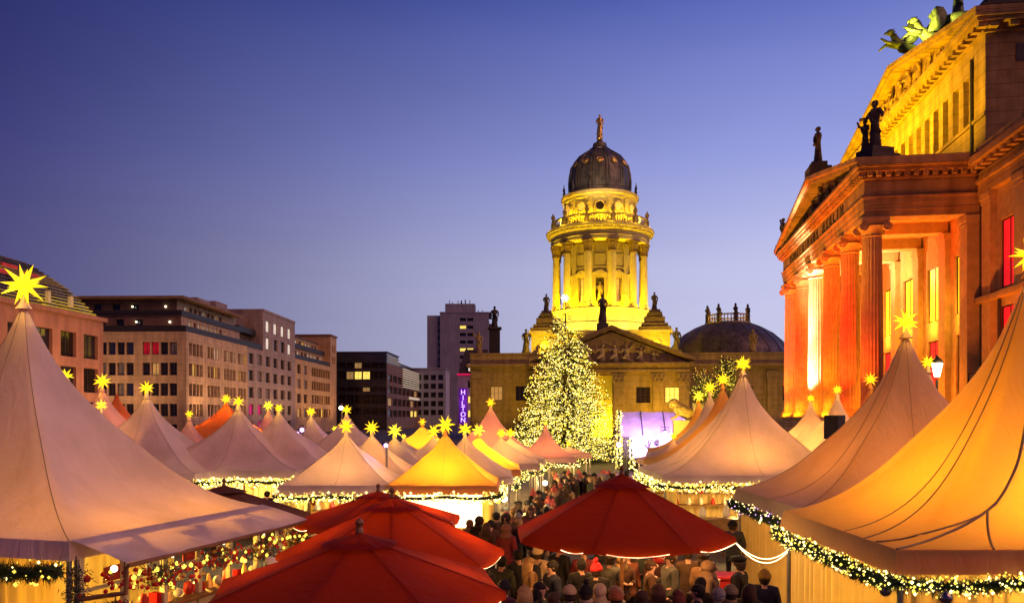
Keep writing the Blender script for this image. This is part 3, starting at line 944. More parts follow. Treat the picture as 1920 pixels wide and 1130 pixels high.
for sy in (-1.3, 1.3):
    m = MB(); pts = [(.8 + .8 * math.cos(a * PI / 10), sy, .8 + .8 * math.sin(a * PI / 10)) for a in range(21)]; m.tube(pts, .1, 6)
    for a in range(6): m.tube([(.8, sy, .8), (.8 + .8 * math.cos(a * PI / 3), sy, .8 + .8 * math.sin(a * PI / 3))], .06, 5)
    m.build('wheel', PT, gr)
obj('figure', _st[1], PT, gr, T(.45, 0, 2.0) @ RZ(-PI / 2) @ SC(4.2, 4.2, 4.2))
light('SPOT', 'group_floodlight', (-4.2, -2.6, .2), 5000, (1.0, .85, .15), gr, .3, target=(.6, 0, 3.2), angle=85)
statue('dark draped statue standing on the portico gable apex', at_kh(-.4, LA / 2, 22.55), 2.75, MT['stone_dark'], A0 - PI / 2, 0, [(.8, -.4, .5), (.55, .5, .9)])
statue('dark statue group of two figures on the near corner of the portico roof', at_kh(.25, .3, 19.75), 3.0, MT['stone_dark'], A0 - PI / 2 + .4, 2, [(1.0, -.9, .35), (.75, .35, .8)])
bpy.context.view_layer.update()
m2_ = [o for o in col.objects if o.get('label', '').startswith('dark statue group')][0]
obj('figure', _st[1], MT['stone_dark'], m2_, T(-.55, -.25, .8) @ SC(2.0, 2.0, 2.0))
statue('small dark statue on the far corner of the portico roof', at_kh(-.6, LA + .6, 19.75), 2.4, MT['stone_dark'], A0 - PI / 2, 1, [(.6, -.5, .3)])

# portico lights: red and gold uplights on the columns, white spot on one column, floods on frieze and attic
OR, RD, GD = (1.0, .10, .002), (1.0, .030, .002), (1.0, .36, .008)
for i in range(6):
    light('SPOT', 'column_uplight', (-2.6, i * SP - 2.0, 4.6), [5000, 20000, 12000, 7500, 18000, 14000][i], [OR, RD, OR, OR, RD, OR][i], kh, .2, target=(.1, i * SP, 11.0), angle=62, blend=1)
    light('POINT', 'column_lamp', (-1.0, i * SP - 1.1, 4.8), [90, 220, 300, 350, 300, 300][i], [OR, OR, GD, GD, GD, GD][i], kh, .15)
for i in range(5):
    light('POINT', 'portico_lamp', (2.6, (i + .5) * SP, 5.2), 900, [(1, .34, .015), (1, .30, .012), OR, OR, OR][i], kh, .3)
    light('POINT', 'window_lamp', (5.2, (i + .5) * SP, 10.6), 260, (1.0, .52, .04), kh, .15)
    light('SPOT', 'ceiling_uplight', (4.4, (i + .5) * SP, 9.9), 700, (1.0, .38, .03), kh, .3, target=(4.0, (i + .5) * SP, 17), angle=130)
light('POINT', 'ceiling_lamp', (3.4, 2.6 * SP, 14.9), 1300, (1.0, .62, .22), kh, .2)
light('SPOT', 'white_uplight', (-2.4, 3 * SP - 1.6, 4.6), 26000, (1.0, .78, .60), kh, .15, target=(0, 3 * SP, 10.0), angle=44, blend=.8)
light('SPOT', 'white_uplight', (-2.4, 3 * SP - 1.6, 4.7), 70000, (1.0, .78, .60), kh, .15, target=(-.4, 3 * SP + .2, 16.2), angle=24, blend=1)
for y, e in ((-.5, 1200), (5, 900), (10, 900), (16, 1200), (22, 1200)):
    light('SPOT', 'entablature_uplight', (-8.0, y, 6), e * 9, (1.0, .36, .02), kh, .3, target=(-.6, y + 1, 18.6), angle=60, blend=1)
for y, e in ((2, 1700), (8.5, 2600), (15, 3000), (22, 2800), (29, 1700)):
    light('SPOT', 'attic_floodlight', (.6, y, 23.0 if abs(y - 12) < 5 else 21.2), e * 3.6, (1.0, .60, .004), kh, .3, target=(UX, y + 1.0, 27.2), angle=125, blend=1)
for y in (-3.6, -7.6):
    light('SPOT', 'wing_uplight', (2.6, y - 2, 4.8), 2600, (1.0, .22, .01), kh, .2, target=(6, y - .4, 12), angle=85, blend=1)
light('SPOT', 'side_uplight', (3.0, -7.5, 5.0), 1500, (1.0, .24, .012), kh, .2, target=(3.0, -.4, 17), angle=80, blend=1)
# ------------------------------------------------------------------ domed cathedral tower
DA = R(-6)
DS = .965
dom = thing('cathedral', 'domed cathedral with a floodlit yellow columned drum tower behind the tall lit fir', 'building', (19.2, 175, 0), DA)
MT['stone_brown'] = mat('brown_weathered_stone', (.15, .10, .05), .9, .3, 1.5, .2, 6)
CS, CP = MT['stone_cathedral'], MT['stone_pale']
def ln(name, prof, n=72, mt=None, root=None, **k):
    m = MB(); m.lathe([(r_ * (DS if root is None else 1), z_) for r_, z_ in prof], n, **k); return m.build(name, mt or CP, root or dom, True)
# socle block
m = MB(); m.box(-14, 14, -13, 13, 13, 21.2); m.box(-14.5, 14.5, -13.5, 13.5, 21.201, 21.9); m.build('tower_socle', CP, dom)
ln('drum_base', [(11.2, 21.9), (11.2, 24.0), (10.9, 24.1), (10.9, 26.2), (11.3, 26.4), (11.4, 26.9), (11.1, 27.2), (7, 27.21)])
facs = []
# cella with openings built as panels: wall ring minus windows
def ring_wall(r, z0, z1, openings, name, mt, depth=.7, n=144):
    """openings: (angle centre, half width angle, za, zb)"""
    r *= DS
    m = MB(); zs = sorted(set([z0, z1] + [o[2] for o in openings] + [o[3] for o in openings]))
    for k in range(n):
        a0, a1 = 2 * PI * k / n, 2 * PI * (k + 1) / n; am = (a0 + a1) / 2
        for j in range(len(zs) - 1):
            zc = (zs[j] + zs[j + 1]) / 2
            hole = any(abs((am - o[0] + PI) % (2 * PI) - PI) < o[1] and o[2] < zc < o[3] for o in openings)
            rr = r - depth if hole else r
            if hole: continue
            m.quad((r * math.cos(a0), r * math.sin(a0), zs[j]), (r * math.cos(a1), r * math.sin(a1), zs[j]), (r * math.cos(a1), r * math.sin(a1), zs[j + 1]), (r * math.cos(a0), r * math.sin(a0), zs[j + 1]))
    for (ac, hw, za, zb) in openings:
        kk = [k for k in range(n) if abs((2 * PI * (k + .5) / n - ac + PI) % (2 * PI) - PI) < hw]
        aa = sorted(((2 * PI * (k + .5) / n - ac + PI) % (2 * PI) - PI) for k in kk)
        l, h = ac + aa[0] - PI / n, ac + aa[-1] + PI / n
        P = lambda a, rad, z: (rad * math.cos(a), rad * math.sin(a), z)
        for a in (l, h): m.quad(P(a, r, za), P(a, r - depth, za), P(a, r - depth, zb), P(a, r, zb))
        for z in (za, zb): m.quad(P(l, r, z), P(l, r - depth, z), P(h, r - depth, z), P(h, r, z))
    return m.build(name, mt, dom)
FR = -PI / 2
wa = [FR + R(30) * k for k in range(12)]
hw = R(6.3)
ring_wall(7.7, 27.2, 41.0, [(a, hw, 28.6, 33.6) for a in wa], 'cella_wall', CP)
fm, pm = window_mesh(1.7, 5.0, 2, 3)
for k, a in enumerate(wa):
    Mx = RZ(a + PI / 2) @ T(-.85, -7.05 * DS, 28.6)
    if k % 12 == 0:
        n_ = obj('niche', MB().box(-.9, .9, -.1, .1, 0, 5.0).mesh('niche'), MT['stone_dark'], dom, RZ(a + PI / 2) @ T(0, -6.95 * DS, 28.6))
        obj('figure', _st[0], CP, n_, T(0, -.45, 0.3) @ SC(3.9, 3.9, 3.9))
    else:
        o = obj('window', fm, MT['frame'], dom, Mx); obj('pane', pm, MT['win_dim'] if k in (1, 11) else MT['win_dark'], o)
    # frame with little gable and panel over it
    q = MB(RZ(a + PI / 2) @ T(0, -7.75 * DS, 0))
    q.box(-1.35, -.9, -.15, .1, 28.4, 34.0); q.box(.9, 1.35, -.15, .1, 28.4, 34.0); q.box(-1.5, 1.5, -.25, .1, 34.01, 34.4)
    q.extrude([(-1.7, -.4, 34.41), (1.7, -.4, 34.41), (0, -.4, 35.3)], (0, .5, 0)); q.box(-1.1, 1.1, -.08, .05, 36.2, 38.6); q.box(-1.5, 1.5, -.2, .1, 35.6, 35.9)
    q.build('window_surround', CP, dom)
    q = MB(RZ(a + PI / 2 + R(15)) @ T(0, -7.8 * DS, 0)); q.box(-.6, .6, -.18, .3, 27.22, 40.9); q.build('pilaster', CP, dom)
# colonnade
cm = MB(); cm.lathe([(1.05, 27.2), (1.05, 27.6), (.92, 27.7), (.95, 28.0), (.80, 28.2), (.80, 31), (.74, 35), (.68, 39.0)], 20)
ccm = MB(); ccm.lathe([(.70, 38.6), (.80, 38.75), (.72, 39.3), (.85, 39.9), (1.02, 40.4), (.92, 40.5), (1.15, 40.9)], 18, rf=lambda k: 1 + .16 * (k % 2)); ccm.box(-1.1, 1.1, -1.1, 1.1, 40.9, 41.19)
CAPM = mat('shaded_capital_stone', (.17, .11, .04), .9, .4, 3, .3, 8)  # capitals coloured darker for the shade under the entablature
cmm, ccmm = cm.mesh('column', True), ccm.mesh('capital')
for k in range(12):
    a = FR + R(15) + R(30) * k
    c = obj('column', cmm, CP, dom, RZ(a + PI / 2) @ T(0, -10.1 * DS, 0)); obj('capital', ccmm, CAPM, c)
ln('entablature', [(7.6, 41.2), (11.0, 41.2), (11.0, 41.9), (11.15, 42.0), (11.0, 42.05), (11.0, 43.0), (11.4, 43.2), (11.5, 43.5), (12.1, 43.7), (12.2, 44.2), (12.0, 44.4), (8, 44.45)], mt=CP)
m = MB()
for k in range(120):
    a = 2 * PI * k / 120
    q = MB(RZ(a) @ T(0, -11.55 * DS, 43.3)); q.box(-.16, .16, -.3, .2, 0, .35); m.v += []
    m.add(q.v, q.f)
tag(m.build('dentils', CP, dom), kind='stuff')
# balustrade
ln('balustrade_rail', [(10.6, 46.1), (11.0, 46.1), (11.0, 46.45), (10.6, 46.45), (10.6, 46.1)], caps=False)
ln('balustrade_plinth', [(10.5, 44.45), (11.0, 44.45), (11.0, 44.8), (10.5, 44.8)], caps=False)
m = MB()
for k in range(108):
    a = 2 * PI * k / 108
    m.lathe([(.10, 44.8), (.17, 45.1), (.08, 45.6), (.13, 46.1)], 6, c=(10.8 * DS * math.cos(a), 10.8 * DS * math.sin(a), 0))
tag(m.build('balusters', CP, dom), kind='stuff')
um = MB(); um.box(-.55, .55, -.45, .45, 44.45, 46.6); um.lathe([(.3, 46.6), (.45, 46.9), (.22, 47.2), (.55, 47.9), (.6, 48.3), (.25, 48.7), (.12, 49.2)], 12)
umm = um.mesh('urn', True)
for k in range(12):
    obj('urn', umm, CS, dom, RZ(FR + R(15) + R(30) * k + PI / 2) @ T(0, -10.8 * DS, 44.45) @ SC(.8, .8, .8) @ T(0, 0, -44.45))
# upper drum
ln('upper_drum', [(8.3, 44.4), (8.3, 45.2), (8.0, 45.3), (8.0, 50.4), (8.3, 50.6), (8.3, 51.0), (8.7, 51.3), (8.75, 51.9), (8.3, 52.1), (7.2, 52.15)])
rm = MB(); pts = [(1.02 * math.cos(t * PI / 12), 0, 1.02 * math.sin(t * PI / 12)) for t in range(25)]; rm.tube(pts, .2, 6, False)
pm_ = MB(); pm_.tube([(0, -.02, 0), (0, .1, 0)], .95, 20)
rmm, pmm = rm.mesh('oculus', True), pm_.mesh('pane')
for k in range(12):
    a = FR + R(30) * k
    o = obj('oculus', rmm, CP, dom, RZ(a + PI / 2) @ T(0, -8.08 * DS, 48.6)); obj('pane', pmm, MT['win_dark'] if k in (0,) else MT['win_dim'], o)
    q = MB(RZ(a + PI / 2 + R(15)) @ T(0, -8.0 * DS, 0)); q.box(-.5, .5, -.25, .2, 45.31, 50.39); q.build('pilaster', CP, dom)
# dome
dp = [(7.25, 52.15), (7.2, 53.0), (6.95, 53.3), (7.0, 55), (6.85, 56.6), (6.45, 58.2), (5.75, 59.6), (4.7, 60.9), (3.4, 61.8), (2.3, 62.3)]
ln('dome', dp, 96, MT['copper'])
for k in range(12):
    a = FR + R(15) + R(30) * k
    for da in (-.05, .05):
        q = MB(RZ(a + da)); q.tube([(r_ * DS + .06, 0, z_) for r_, z_ in dp[2:]], [.22, .22, .22, .2, .18, .16, .13, .1], 6); q.build('dome_rib', MT['copper'], dom)
    b = FR + R(30) * k
    q = MB(RZ(b) @ T(6.30 * DS, 0, 58.75) @ Matrix.Rotation(R(62), 4, 'Y')); q.lathe([(.72, -.1), (.78, .1), (.62, .22), (.5, .12), (.45, .2), (.02, .26)], 16); q.build('roundel', MT['gold'], dom, True)
    q = MB(RZ(a) @ T(8.3 * DS, 0, 52.1)); q.lathe([(.25, 0), (.28, .5), (.14, .8), (.3, 1.3), (.1, 2.0), (.04, 2.6)], 8); q.build('finial', MT['slate'], dom, True)
ln('lantern', [(2.4, 62.25), (2.5, 62.6), (2.2, 62.8), (1.7, 63.2), (1.5, 64.0), (.9, 64.3), (.5, 64.9)], 24, MT['copper'])
m = MB(); m.sphere((0, 0, 65.3), .72, 16, 10); m.build('ball', MT['gold'], dom, 'all')
obj('gilded_figure', _st[0], MT['gold'], dom, T(0, 0, 65.9) @ SC(4.4, 4.4, 4.6))
# attic corner windows and pedestals
for sx in (-1, 1):
    q = MB(T(sx * 11.2, -13.0, 19.0)); pts = [(1.0 * math.cos(t * PI / 12), 0, 1.0 * math.sin(t * PI / 12)) for t in range(25)]; q.tube(pts, .2, 6, False)
    o = q.build('oculus', CP, dom, True)
    q = MB(T(sx * 11.2, -13.02, 19.0)); q.tube([(0, -.05, 0), (0, .1, 0)], .9, 16); q.build('pane', MT['win_amber'], o)
    p = MB()
    for w, a, b in ((3.2, 21.9, 22.6), (2.6, 22.6, 23.3), (2.0, 23.3, 24.6), (1.6, 24.6, 25.1)): p.box(sx * 11 - w, sx * 11 + w, -11.4 - w * .6, -11.4 + w * .6, a + .003, b)
    p.build('corner_pedestal', MT['stone_brown'], dom)
# nave wings
def wing(x0, x1, y0, y1, ztop, name, windows):
    ops = [(x, x + 2.4, 7.6, 10.4) for x in windows]
    Mf = T(0, y0, 0)
    facade(dom, Mf, x0, x1, 0, ztop - 3, ops, CS, name=name)
    for o in ops: add_window(dom, Mf, *o, MT['win_dim'] if rb.random() < .3 else MT['win_dark'], mull=3, bars=2)
    m = MB(); m.box(x0, x1, y0 - .3, y0 + .6, ztop - 2.999, ztop - 2.4); m.box(x0 - .6, x1 + .6, y0 - 1.0, y1, ztop - 2.399, ztop - 1.9); m.box(x0, x1, y0, y1, ztop - 1.899, ztop)
    m.box(x0 - .05, x1 + .05, y0 - .12, y1, ztop + .001, ztop + .3); m.build('cornice', CS, dom)
    m = MB(); m.quad((x0, y0, 0), (x0, y1, 0), (x0, y1, ztop - 3), (x0, y0, ztop - 3)); m.quad((x1, y0, 0), (x1, y1, 0), (x1, y1, ztop - 3), (x1, y0, ztop - 3)); m.build('wall', CS, dom)
wing(-25.5, -12.0, -20, 8, 16.6, 'wing_wall', (-21.5, -16.5))
wing(15.6, 46, -17, 8, 16.6, 'wing_wall', (19.0, 27.0, 35.0))
for x in (-24.2, -13.2, 17.0, 25.2, 33, 41):
    y0 = -20 if x < 0 else -17
    m = MB(); m.box(x - .9, x + .9, y0 - .35, y0 - .003, 0, 11.9); m.box(x - 1.1, x + 1.1, y0 - .5, y0 - .003, 11.901, 13.4); m.build('pilaster', CS, dom)
for x in (19.5, 36.5):
    q = MB(T(x, -17.3, 9)); q.tube([(1.1 * math.cos(t * PI / 12), 0, 1.1 * math.sin(t * PI / 12)) for t in range(25)], .14, 6, False); q.build('oculus', CS, dom, True)
# porch with gable
PY, PX, PW = -26.0, 2.0, 14.2
ops = [(PX - 4.2, PX + .2, 0.5, 12.0)] + [(PX + c - 1.3, PX + c + 1.3, za, zb) for c in (5.9, 11.2, -7.0, -11.6) for za, zb in ((7.0, 9.9),)]
Mp = T(0, PY, 0)
facade(dom, Mp, PX - PW, PX + PW, 0, 12.6, ops, CS, depth=.6, name='porch_wall')
for o in ops[1:]: add_window(dom, Mp, *o, MT['win_lit'] if o[0] > 11 else MT['win_dark'], mull=3, bars=2, depth=.45)
m = MB(); m.box(PX - 4.4, PX + 1.8, PY + 3.0, PY + 3.3, 0, 12.0); m.box(PX - 4.4, PX + 1.8, PY + .66, PY + 3.0, 12.05, 12.3); m.build('porch_recess', CP, dom)
m = MB(); m.quad((PX - PW, PY, 0), (PX - PW, -14, 0), (PX - PW, -14, 19), (PX - PW, PY, 12.6)); m.quad((PX + PW, PY, 0), (PX + PW, -14, 0), (PX + PW, -14, 12.6), (PX + PW, PY, 12.6)); m.build('porch_side_wall', CS, dom)
for c in (-13.3, -9.0, -4.9, 1.35, 8.6, 13.3):
    m = MB(); x = PX + c; m.box(x - .95, x + .95, PY - .6, PY - .003, .6, 10.6); m.box(x - 1.15, x + 1.15, PY - .75, PY - .003, 0, .599)
    p_ = m.build('pilaster', CS, dom)
    m = MB(); m.extrude([(x - .95, PY - .65, 10.601), (x + .95, PY - .65, 10.601), (x + 1.35, PY - .65, 12.4), (x - 1.35, PY - .65, 12.4)], (0, .64, 0))
    for q in range(6): m.sphere((x - 1.0 + q * .4, PY - .8, 11.0 + (q % 2) * .7), .22, 6, 5)
    m.build('capital', CS, p_)
m = MB(); m.box(PX - PW - .3, PX + PW + .3, PY - .7, PY + .4, 12.601, 13.2); m.box(PX - PW - .1, PX + PW + .1, PY - .5, PY + .4, 13.201, 13.9); m.box(PX - PW - 1.0, PX + PW + 1.0, PY - 1.4, PY + .4, 13.901, 14.4); m.build('entablature', CS, dom)
m = MB(); m.extrude([(PX - PW - .2, PY - .2, 14.41), (PX + PW + .2, PY - .2, 14.41), (PX, PY - .2, 20.2)], (0, 13, 0)); fixn(m.build('gable', CS, dom).data)
for s in (-1, 1):
    for (dy, a, b) in ((-1.4, .35, .85), (-.9, .0, .349)):
        m = MB(); m.extrude([(PX + s * (PW + 1.0), PY + dy, 14.41 + a), (PX, PY + dy, 20.5 + a), (PX, PY + dy, 20.5 + b), (PX + s * (PW + 1.0), PY + dy, 14.41 + b)], (0, 14, 0)); fixn(m.build('raking_cornice', CS, dom).data)
for i, u in enumerate((-.5, -.3, -.12, .05, .2, .38, .55)):
    h = min(3.3, 5.4 * (1 - abs(u)) * .8)
    obj('relief_figure', _rel[i % 5], CP, dom, T(PX + u * PW, PY - .35, 14.6) @ SC(h * 1.2, h, h))
# low side dome with balustraded crown
sd = thing('church_dome', 'low dark church dome with a lit balustrade crown and urns on its top', 'building', (48, 178, 0), DA)
dpp = [(14.2, 16.0), (14.2, 17.2), (13.6, 17.6), (12.9, 19.0), (11.6, 20.8), (9.6, 22.6), (7.2, 24.0), (5.2, 24.8), (4.9, 24.9)]
ln('dome', dpp, 64, MT['copper'], sd)
m = MB(); m.box(-14, 14, -14, 14, 0, 15.99); m.build('wall', CS, sd)
for k in range(24):
    q = MB(RZ(2 * PI * k / 24)); q.tube([(r_ + .02, 0, z_ + .02) for r_, z_ in dpp[2:8]], .10, 5); q.build('dome_rib', MT['copper'], sd)
ln('crown_base', [(4.9, 24.6), (5.0, 25.2), (4.8, 25.25), (1, 25.26)], 32, CP, sd)
ln('crown_rail', [(4.5, 26.6), (4.8, 26.6), (4.8, 26.9), (4.5, 26.9), (4.5, 26.6)], 32, CP, sd, caps=False)
m = MB()
for k in range(40):
    a = 2 * PI * k / 40; m.lathe([(.12, 25.2), (.16, 25.6), (.09, 26.1), (.12, 26.6)], 6, c=(4.65 * math.cos(a), 4.65 * math.sin(a), 0))
tag(m.build('balusters', CP, sd), kind='stuff')
um = MB(); um.box(-.35, .35, -.35, .35, 25.2, 27.1); um.lathe([(.2, 27.1), (.5, 27.7), (.55, 28.0), (.2, 28.4), (.3, 28.7), (.05, 29.1)], 10)
umm = um.mesh('urn', True)
for k in range(8): obj('urn', umm, MT['slate'], sd, RZ(2 * PI * k / 8 + .2) @ T(0, -4.65, 0))
light('POINT', 'crown_lamp', (0, -1.5, 26.4), 700, (1, .5, .06), sd, .3)
light('SPOT', 'dome_uplight', (-7, -15.0, 16.5), 900, (1, .6, .08), sd, .2, target=(-6.5, -9, 21), angle=60)
# statues on the cathedral
dM = T(19.2, 175, 0) @ RZ(DA)
SDk = MT['stone_dark']
def at_d(x, y, z): return dM @ Vector((x, y, z))
statue('dark seated statue on the stepped pedestal beside the drum, above the round lit window', at_d(11, -11.4, 25.1), 3.6, SDk, 0, 0, [(1.3, 0, .5), (1.0, .5, 1.0)])
statue('dark statue beside the drum half hidden by the fir top', at_d(-11, -11.4, 25.1), 3.6, SDk, 0, 0, [(1.3, 0, .5), (1.0, .5, 1.0)])
statue('tall dark statue on the porch gable apex in front of the white lit drum base', at_d(PX - 1.6, PY + .4, 20.6), 4.9, SDk, 0, 0, [(1.0, -.1, 1.2), (.7, 1.2, 1.8)])
statue('dark statue at the wing corner between the tower and the low dome', at_d(15.2, -13.5, 16.7), 4.6, SDk, 0, 0, [(.9, 0, 1.0)])
statue('dark statue on the wing roof behind the fir', at_d(-15, -13.5, 16.7), 4.6, SDk, 0, 0, [(.9, 0, 1.0)])
statue('pale statue standing before the low dome', at_d(29.6, -16.2, 16.9), 4.6, CS, 0, 0)
statue('golden lit statue on the outer end of the wing roof', at_d(-24, -18.5, 16.9), 4.4, CS, 0, 1)
statue('dark statue on a pillar beside the tower block', at_d(-27.0, 30, 27.5), 5.6, SDk, 0, 0, [(1.4, -27.4, -.5), (1.8, -.5, .0)])
# floodlights
Y1, Y2 = (1.0, .62, .003), (1.0, .74, .09)
for ang, e in ((-80, 2300), (-52, 3000), (-27, 3300), (0, 3300), (27, 3300), (52, 3000), (80, 2300)):
    a = FR + R(ang)
    light('SPOT', 'drum_floodlight', (14.6 * math.cos(a), 14.6 * math.sin(a), 23.0), e * 3.2, Y1, dom, .4, target=(8.5 * math.cos(a), 8.5 * math.sin(a), 36), angle=85)
    light('POINT', 'colonnade_lamp', (8.9 * math.cos(a + .26), 8.9 * math.sin(a + .26), 28.2), e * .55, Y1, dom, .3)
    light('SPOT', 'gallery_floodlight', (10.3 * math.cos(a), 10.3 * math.sin(a), 45.0), e * .95, Y1, dom, .3, target=(8.0 * math.cos(a), 8.0 * math.sin(a), 50), angle=130)
    light('POINT', 'balustrade_lamp', (12.0 * math.cos(a + .2), 12.0 * math.sin(a + .2), 44.75), e * .028, Y1, dom, .1)
    light('SPOT', 'base_floodlight', (13.4 * math.cos(a), 13.4 * math.sin(a), 22.2), e * .75, Y2, dom, .3, target=(11 * math.cos(a), 11 * math.sin(a), 25), angle=140)
for x, e in ((-11, 1800), (11, 2200), (4, 1500)):
    light('SPOT', 'socle_floodlight', (x, -18.5, 18.0), e * 2.2, Y1, dom, .3, target=(x, -13, 20.5), angle=130)
light('SPOT', 'dome_floodlight', (0, -26, 48), 16000, (1, .72, .38), dom, .4, target=(0, -3, 59), angle=45)
light('SPOT', 'figure_floodlight', (0, -12, 57), 1200, (1, .7, .3), dom, .3, target=(0, 0, 68), angle=40)
for x in (PX - 2.6, PX - .8):
    light('POINT', 'porch_lamp', (x, PY + 1.2, 2.5), 3500, (1, .68, .01), dom, .3)
for x, e in ((-20, 2500), (-9, 1800), (7, 3500), (13.5, 3000), (27, 1800), (36, 1500)):
    light('SPOT', 'wall_uplight', (x, -36, 1.0), e * 2.0, (1, .55, .02), dom, .4, target=(x, -22, 12), angle=75)
# ------------------------------------------------------------------ star lanterns
def ico():
    bm = bmesh.new(); bmesh.ops.create_icosphere(bm, subdivisions=1, radius=1)
    v = [v.co.copy() for v in bm.verts]; f = [tuple(x.index for x in q.verts) for q in bm.faces]; bm.free()
    return v, f
IV, IF = ico()
def star_mesh():
    m = MB(); vs = [v * .27 for v in IV]; fs = []
    for f in IF:
        c = sum((IV[i] for i in f), Vector()) / 3
        vs.append(c.normalized()); t = len(vs) - 1
        fs += [(f[0], f[1], t), (f[1], f[2], t), (f[2], f[0], t)]
    m.add(vs, fs); return m.mesh('star_lantern')
STAR = star_mesh()
core_m = MB(); core_m.add([v * .275 for v in IV], IF); CORE = core_m.mesh('star_lantern')
_spk = []
for f in IF:
    c = sum((IV[i] for i in f), Vector()) / 3
    m = MB(); m.add([IV[f[0]] * .27, IV[f[1]] * .27, IV[f[2]] * .27, c.normalized()], [(0, 1, 3), (1, 2, 3), (2, 0, 3), (2, 1, 0)]); _spk.append(m.mesh('spike'))
rs = random.Random(11)
def star(root, z, r, big=False):
    Mx = T(0, 0, z) @ Matrix.Rotation(rs.uniform(0, 6), 4, 'Z') @ Matrix.Rotation(rs.uniform(0, 3), 4, 'X') @ SC(r, r, r)
    if not big:
        return obj('star_lantern', STAR, MT[rs.choice(('star', 'star', 'star_amber', 'star_bright'))], root, Mx)
    o = obj('star_lantern', CORE, MT['star_core'], root, Mx)
    for s in _spk: obj('spike', s, MT['star'], o)
    return o

# ------------------------------------------------------------------ pagoda tents
def canopy_pt(u, r, hx, hy, e, a, p, c):
    """u in 0..4 round the square, r 0 apex .. 1 eave"""
    k = int(u) % 4; t = (u - int(u)) * 2 - 1
    sq = [(t, -1), (1, t), (-t, 1), (-1, -t)][k]
    an = math.atan2(sq[1], sq[0])
    w = min(1, max(0, (r - .03) / .45)); w = w * w * (3 - 2 * w)
    x = sq[0] * w + math.cos(an) * (1 - w); y = sq[1] * w + math.sin(an) * (1 - w)
    sag = 1 - .10 * (1 - abs(t) ** 2) * math.sin(PI * min(1, r)) * (1 if r < 1 else 0)
    z = e + (a - e) * (c * (1 - r) + (1 - c) * (1 - r) ** p)
    return (x * hx * r * sag, y * hy * r * sag, z)
def wavy(m, x0, y0, x1, y1, z0, z1, amp=.06, wl=.28):
    Lh = math.hypot(x1 - x0, y1 - y0); n = max(4, int(Lh / wl * 6)); nx, ny = -(y1 - y0) / Lh, (x1 - x0) / Lh
    vs, fs = [], []
    for i in range(n + 1):
        t = i / n; w = amp * math.sin(t * Lh / wl * 2 * PI + 1.3 * math.sin(i * .4))
        for z, k in ((z0, 1.25), (z1, .7)):
            vs.append((x0 + (x1 - x0) * t + nx * w * k, y0 + (y1 - y0) * t + ny * w * k, z))
    for i in range(n): fs.append((2 * i, 2 * i + 2, 2 * i + 3, 2 * i + 1))
    m.add(vs, fs)
